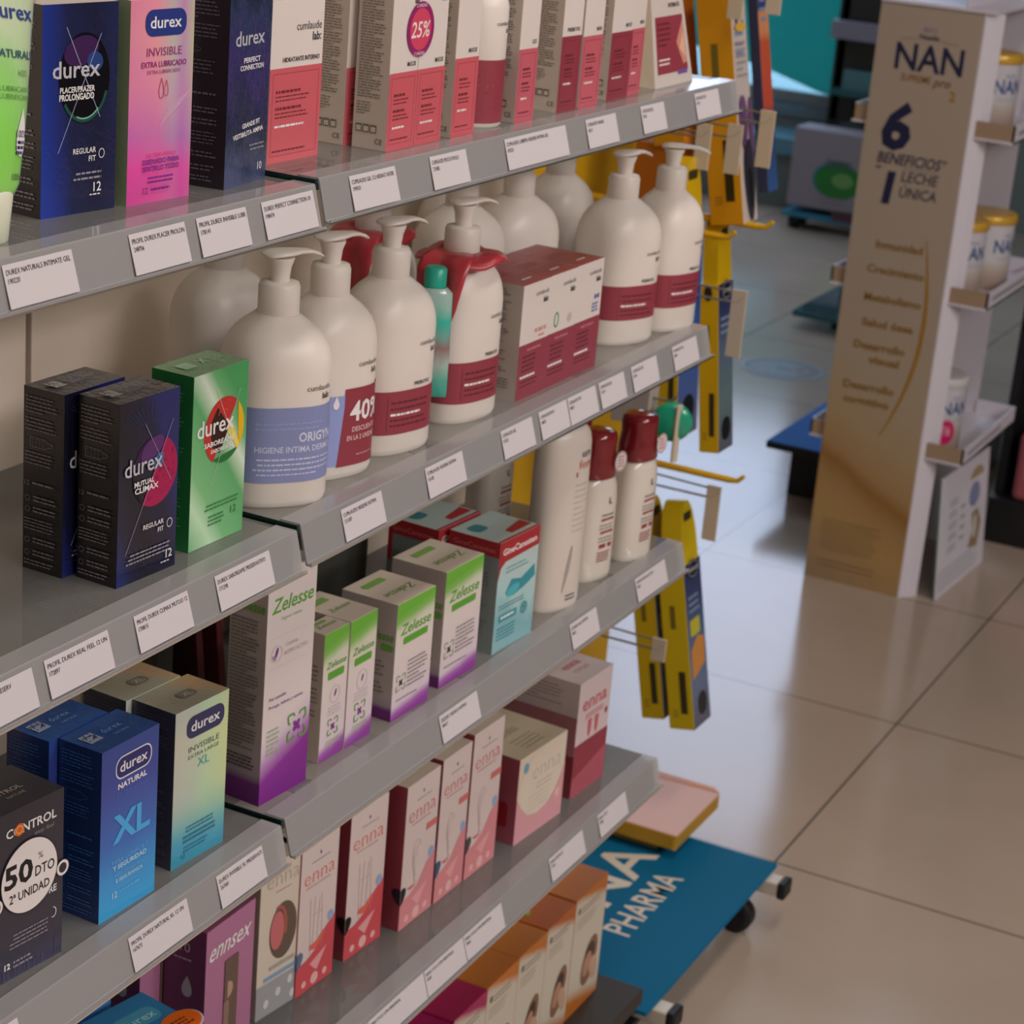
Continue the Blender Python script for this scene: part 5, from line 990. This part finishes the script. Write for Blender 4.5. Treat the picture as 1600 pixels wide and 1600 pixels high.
for i in range(16):
    t = i/16; A = lambda t: (150+34*math.sin(t*2.3)-62*t**2.2, 715-395*t); a, b = A(t), A((i+1)/16); g.line(P, *a, *b, 1.2+7*math.sin(PI*min(1, t*.95+.05)), gd2)
for i in range(9): g.lines(P, 24, 160, 128-i*7.5, 1, 3, 1.5, mat('#6c5838', .5), i)
g.lines(P, 24, 165, 42, 2, 10, 1.8, mat('#6c5634', .5), 33); g.build('side_panel', root)
g = G(); g.prism([(0, 0), (.016, -.014), (.034, -.026), (.036, -.024), (.018, -.011), (.006, .003), (0, .003)], 0, HT*mm, cardw, 'z'); g.build('front_edge', root)
g = G(); g.box(.40, .406, 0, W*mm, 0, 1.142, cardw); g.build('far_side_panel', root)
g = G(); g.box(.006, .40, .092, .098, 0, 1.142, mat('#8a7b68', .6)); g.build('divider', root)
g = G(); g.box(-.004, .41, -.02, W*mm, 1.143, 1.149, cardw); g.build('top_cap', root)
g = G(); g.box(.02, .40, .04, .046, 1.149, 1.5, cardw); g.build('header_card', root)
for z in (.29, .60, .915):
    for s_, nm in ((-1, 'front_tray'), (1, 'rear_tray')):
        g = G(); ya, yb = (-.082, .092) if s_ < 0 else (.098, .23)
        g.box(.006, .40, ya, yb, z, z+.004, cardw); yf = ya if s_ < 0 else yb-.004
        g.box(.008, .40, yf, yf+.004, z, z+.034, cardw); g.box(.008, .012, min(ya, yb) if s_ < 0 else .19, -.006 if s_ < 0 else yb, z, z+.034, brown_e); g.box(.396, .40, ya+.004, min(yb, 0 if s_ < 0 else yb), z, z+.034, cardw)
        if s_ < 0: g.lines(lambda u, v, e: (.01+u*mm, yf-e, z+v*mm), 30, 340, 22, 1, 8, 8, mat('#84848c', .5), 3)
        g.build(nm, root)
root2 = root
# milk cans
def can(lid_gold=True, pink=False):
    root = empty('milk_can'); cw = mat('#a8a4ac', .35); r = .056; h = .128
    g = G(); fr = grad('print_can_%d%d' % (lid_gold, pink), [(0, '#7c6a60'), (.2, '#8f8078'), (.38, '#a09890'), (.45, '#a4a2a8'), (1, '#a6a4ac')], (0, 1), .1, 5, .3); n = 40
    vs = []; uv = []
    for z in (0, h):
        for j in range(n): vs.append((r*math.cos(2*PI*j/n), r*math.sin(2*PI*j/n), z)); uv.append((j/n, z/h))
    g.mesh(vs, [(j, (j+1) % n, n+(j+1) % n, n+j) for j in range(n)], fr, uv, True); g.mesh(vs[:n], [tuple(range(n))[::-1]], cw)
    S = lambda u, v, e: ((r+e)*math.cos(u*mm/r-PI/2), (r+e)*math.sin(u*mm/r-PI/2), v*mm)
    nb = mat('#1f3f72', .4); g.text(S, 'NAN', 0, 74, 26, nb, 'c', bold=.02, width=66, fine=4); g.text(S, 'Nestle', 0, 104, 7, mat('#5c6a8c', .4), 'c', width=22); g.lines(S, -26, 26, 66, 2, 5, 2, mat('#8c8a90', .4), 3, 'c')
    if pink: g.rect(S, -78, 98, -48, 110, mat('#8c7440', .4))
    g.build('body', root)
    g = G(); lm = mat('#b08a34', .3, metal=.2) if lid_gold else mat('#a8a6a8', .35); g.lathe([(r+.002, h+.0002), (r+.003, h+.002), (r+.003, h+.014), (r, h+.018), (r-.008, h+.0185)], lm, 40); g.build('lid', root)
    if pink:
        g = G(); q = lambda u, v, e: ((r+e+.0008)*math.cos(u*mm/r-PI/2), (r+e+.0008)*math.sin(u*mm/r-PI/2), v*mm); g.disc(q, -18, 38, 21, 25, mat('#a81450', .4)); g.lines(q, -28, -6, 50, 3, 7, 4, wht, 3, 'c'); o = g.build('sticker', root); o['label'] = 'round pink sticker'
    return root
cx, cy = 3.957, 1.018
c1 = can(); CG = 'milk cans in the cardboard display'
put(tag(c1, 'gold lidded milk can on the upper tray of the cardboard display', 'can', CG), cx+.135, cy+.012, .9192, -32)
put(tag(copy_tree(c1), 'gold lidded milk can on the middle tray, the nearer one', 'can', CG), cx+.105, cy+.020, .6042, -36)
put(tag(copy_tree(c1), 'gold lidded milk can on the middle tray, farther from the lettered panel', 'can', CG), cx+.222, cy-.004, .6042, -20)
put(tag(can(False, True), 'white lidded milk can with a round pink sticker on the lowest tray', 'can', CG), cx+.115, cy+.014, .2942, -30)
def info_card():
    g = G(); W_, H_ = 300, 250; th = math.radians(5)
    A = lambda u, v, e: (u*mm, v*mm*math.sin(th)-e*math.cos(th), v*mm*math.cos(th)+e*math.sin(th)+.0)
    out = [(0, 0), (W_, 0), (W_, H_*1.0), (0, H_)]
    f = [A(u, v, 0) for u, v in out]; b = [A(u, v, -.004) for u, v in out]; g.mesh(f+b, [(0, 1, 2, 3), (7, 6, 5, 4), (1, 5, 6, 2), (2, 6, 7, 3)], mat('#b4b2bc', .4)); g.mesh(f+b, [(0, 3, 7, 4), (0, 4, 5, 1)], mat('#3c5a50', .5))
    for i in range(5): g.lines(A, 60, 120, 190-i*24, 2, 8, 4, mat('#8a8a94', .5), i)
    for i in range(4): g.lines(A, 130, 165, 165-i*22, 1, 8, 7, mat('#8f8c84', .5), i+9)
    g.ell(A, 225, 205, 42, 22, mat('#8c7c60', .5), 0, 180); g.ell(A, 215, 170, 34, 26, mat('#6c7494', .5)); g.poly(A, [(190, 60), (250, 50), (268, 100), (240, 135), (205, 130), (215, 90)], mat('#7c6a48', .5)); g.ell(A, 228, 98, 14, 26, mat('#a8a29a', .5))
    for i in range(5): g.lines(A, 12, 285, 52-i*9, 1, 4, 3, mat('#94949c', .5), i+20)
    return g.build('info_card', bevel=.0005)
put(tag(info_card(), 'white printed card leaning against the foot of the cardboard display', 'card'), 3.985, .953, 0, -3)

# ------------------------------------------------------------------ things farther back
g = G(); g.box(0, .60, 0, .33, 0, .115, mat('#15151a', .5, 1.1)); root = empty('low_plinth'); g.build('base', root, bevel=.002)
for ch in root.children: pass
g = G(); g.box(-.06, .64, -.02, .372, .115, .132, mat('#15151a', .5, 1.1), top=mat('#0c5698', .7, spec=.12)); g.build('top_board', root, bevel=.002)
put(tag(root, 'low black plinth with a bright blue top, behind the cardboard display', 'plinth'), 4.43, 1.10, 0, 0)
def floor_disc():
    g = G(); p = lambda u, v, e: (u*mm, v*mm, .0006+e); n = 40; m = mat('#38423f', .5, 1.1)
    g.lathe([(.118, 0), (.118, .0005)], m, 40); g.ring(p, 0, 0, 116, 116, 12, mat('#4f5450', .4)); g.ell(p, -6, 8, 84, 84, mat('#4c5c62', .5, 1.2)); g.ell(p, 20, -52, 50, 34, mat('#46382f', .5, 1.2)); g.ell(p, 4, 2, 22, 22, mat('#234c44', .5, 1.2))
    for a in range(5): t = a*1.25; g.ring(p, 50*math.cos(t), 50*math.sin(t), 24, 24, 5, mat('#5c6c70', .5, 1.2), 20)
    return g.build('floor_sticker')
put(tag(floor_disc(), 'round grey and green sticker on the floor tiles behind the peg stand', 'floor sticker'), 5.46, 1.82, 0, 0)
tg = mat('#1f5a64', .2, coat=.5); tgl = clear('teal_glass', (.55, .75, .80), .35, (.10, .22, .26), .05)
root = empty('glass_plate_stand'); g = G(); g.box(0, .50, 0, .30, .035, .055, tgl, front=tg, left=tg); g.build('glass_plate', root, bevel=.004); g = G(); g.box(.08, .42, .05, .20, 0, .035, mat('#2c3c48', .4)); g.build('foot', root)
g = G(); g.box(.12, .4, .06, .2, .055, .12, mat('#39505c', .3)); g.build('block', root, bevel=.003)
put(tag(root, 'low thick glass plate with dark teal edge lying near the floor beyond the cardboard display', 'glass plate'), 5.93, 1.67, 0, 0)
# white leaflet box on castors
root = empty('display_trolley'); g = G(); wv = mat('#7c7880', .5); g.box(0, .14, -.42, .0, .085, .365, wv); PL = lambda u, v, e: (-e, -u*mm, .085+v*mm)
g.ell(PL, 165, 110, 78, 62, mat('#2c6a84', .5), 90, 270); g.ell(PL, 185, 108, 90, 64, mat('#1f6a2a', .5)); g.ell(PL, 200, 112, 40, 26, mat('#5c8a4c', .5)); g.lines(PL, 130, 250, 180, 2, 16, 9, mat('#3c3a54', .5), 3); g.lines(PL, 120, 240, 48, 3, 12, 5, mat('#6c6474', .5), 4); g.build('carton_body', root, bevel=.004)
g = G(); g.box(-.01, .15, -.43, .01, .045, .062, mat('#2c6c84', .4)); g.box(-.012, -.009, -.30, -.18, .055, .085, mat('#4c2a34', .5)); g.build('deck', root, bevel=.002)
for x in (.03, .11):
    for y in (-.03, -.39):
        g = G(); g.loft([[(x+.026*math.cos(2*PI*j/20), y+dy, .027+.026*math.sin(2*PI*j/20)) for j in range(20)] for dy in (-.016, .016)][::-1], rub); g.build('castor', root)
put(tag(root, 'white box with a green leaf logo on a castor trolley by the far wall', 'trolley'), 7.36, 2.52, 0, 0)
# dark glass cabinet behind
root = empty('glass_cabinet'); root.location = (7.58, 2.48, 0); cb = mat('#262624', .5, 1.1)
tag(root, 'dark cabinet with a grey crossbar and teal glass shelf at the far wall', 'cabinet')
g = G(); g.box(.02, .37, -.60, .0, .37, 1.15, cb); g.box(.02, .06, -.03, .01, 0, 1.15, cb); g.box(.02, .06, -.61, -.58, 0, 1.15, cb); g.build('frame', root, bevel=.002)
g = G(); g.box(-.02, .02, -.60, .02, .665, .73, mat('#6c6a78', .4)); g.build('crossbar', root, bevel=.003)
g = G(); g.box(-.06, .02, -.58, -.02, .472, .495, mat('#1a4a4e', .2, coat=.5)); g.box(-.03, .018, -.56, -.05, .495, .56, mat('#41686e', .3)); g.build('glass_shelf', root)
# poster on the far window: backlit teal film with a pale lower wave
g = G(); PP = lambda u, v, e: (-e, .62-u*mm, v*mm)
wave = [(0, 230), (200, 222), (400, 205), (600, 165), (800, 110), (1040, 60), (1240, 40)]
yz = lambda q: (.62-q[0]*mm, q[1]*mm)
g.prism([yz(q) for q in wave]+[(-.62, .64), (.62, .64)], 0, .002, clear('poster_film', (.07, .52, .47), .66, (.015, .20, .19), .3))
g.prism([(.62, 0)]+[(-.62, 0)]+[yz(q) for q in wave[::-1]], 0, .002, clear('poster_film_pale', (.58, .75, .76), .40, (.40, .52, .60), .2))
g.lines(PP, 60, 900, 90, 3, 26, 8, mat('#5f88a4', .5), 3)
g.text(PP, 'farmacia', 480, 500, 70, mat('#6fb0a8', .5), 'c', width=480); 
put(tag(g.build('window_poster', bevel=.001), 'teal poster with a pale blue lower edge on the far window', 'poster'), 7.985, 2.86, .305, 0)
g = G(); g.box(0, .30, 0, 1.5, .20, .262, mat('#4c7888', .4)); g.box(.02, .28, .02, 1.48, 0, .20, mat('#56605e', .6)); put(tag(g.build('window_ledge', bevel=.003), 'grey ledge with pale blue top under the far window', 'ledge'), 7.69, 2.59, 0, 0)
# dark shelving at the right
root = empty('dark_shelf_unit'); root.location = (4.42, .30, 0); bk = mat('#121216', .5, 1); bk2 = mat('#1c1820', .6, 1)
tag(root, 'black shelf unit cut by the right edge of the picture', 'shelf unit')
g = G(); g.box(0, .55, -.9, .675, 0, .10, bk); g.build('base', root, bevel=.002)
g = G(); g.box(.5, .55, -.9, .675, .10, 1.6, bk2); g.build('back_board', root)
for z in (.46, .80, 1.12):
    g = G(); g.box(.04, .5, -.9, .675, z, z+.018, bk); g.build('shelf_board', root, bevel=.002)
g = G(); g.box(.04, .5, .655, .675, .10, 1.6, bk); g.build('side_board', root)
g, F, L, T = carton(150, 170, 150, mat('#7c3c46', .5), None, mat('#84444c', .5)); g.ell(L, 70, 60, 50, 30, mat('#8f5a58', .5)); g.ell(L, 120, 40, 24, 18, mat('#a0503c', .5)); o = g.build('pink_bag', bevel=.012); o.name = 'soft_pack'
put(tag(o, 'dusty red soft pack on the base of the black shelf unit', 'pack'), 4.43, .762, .10, 0)
root = empty('spray_bottle'); g = G(); g.lathe([(.034, 0), (.036, .003), (.036, .10), (.02, .13), (.014, .15)], mat('#8c9088', .4), 28); g.build('body', root); g = G(); g.lathe([(.0362, .004), (.0365, .005), (.0365, .05)], mat('#4c7a2c', .4), 28); g.build('label', root); g = G(); g.lathe([(.013, .15), (.013, .19), (.008, .2)], mat('#a8a8a4', .4), 20); g.build('cap', root)
put(tag(root, 'pale green based bottle standing behind the dusty red pack on the black shelf unit', 'bottle'), 4.67, .87, .10, 0)
for y, c_, l in ((.86, '#241a34', 'dark purple box on the second board of the black shelf unit, nearest the display'), (.72, '#2a1c30', 'dark plum box on the second board of the black shelf unit, farther right')):
    g, F, L, T = carton(120, 110, 220, mat(c_, .4, 1.2)); put(tag(g.build('dark_carton', bevel=.001), l, 'carton'), 4.48, y-.02, .478, 0)
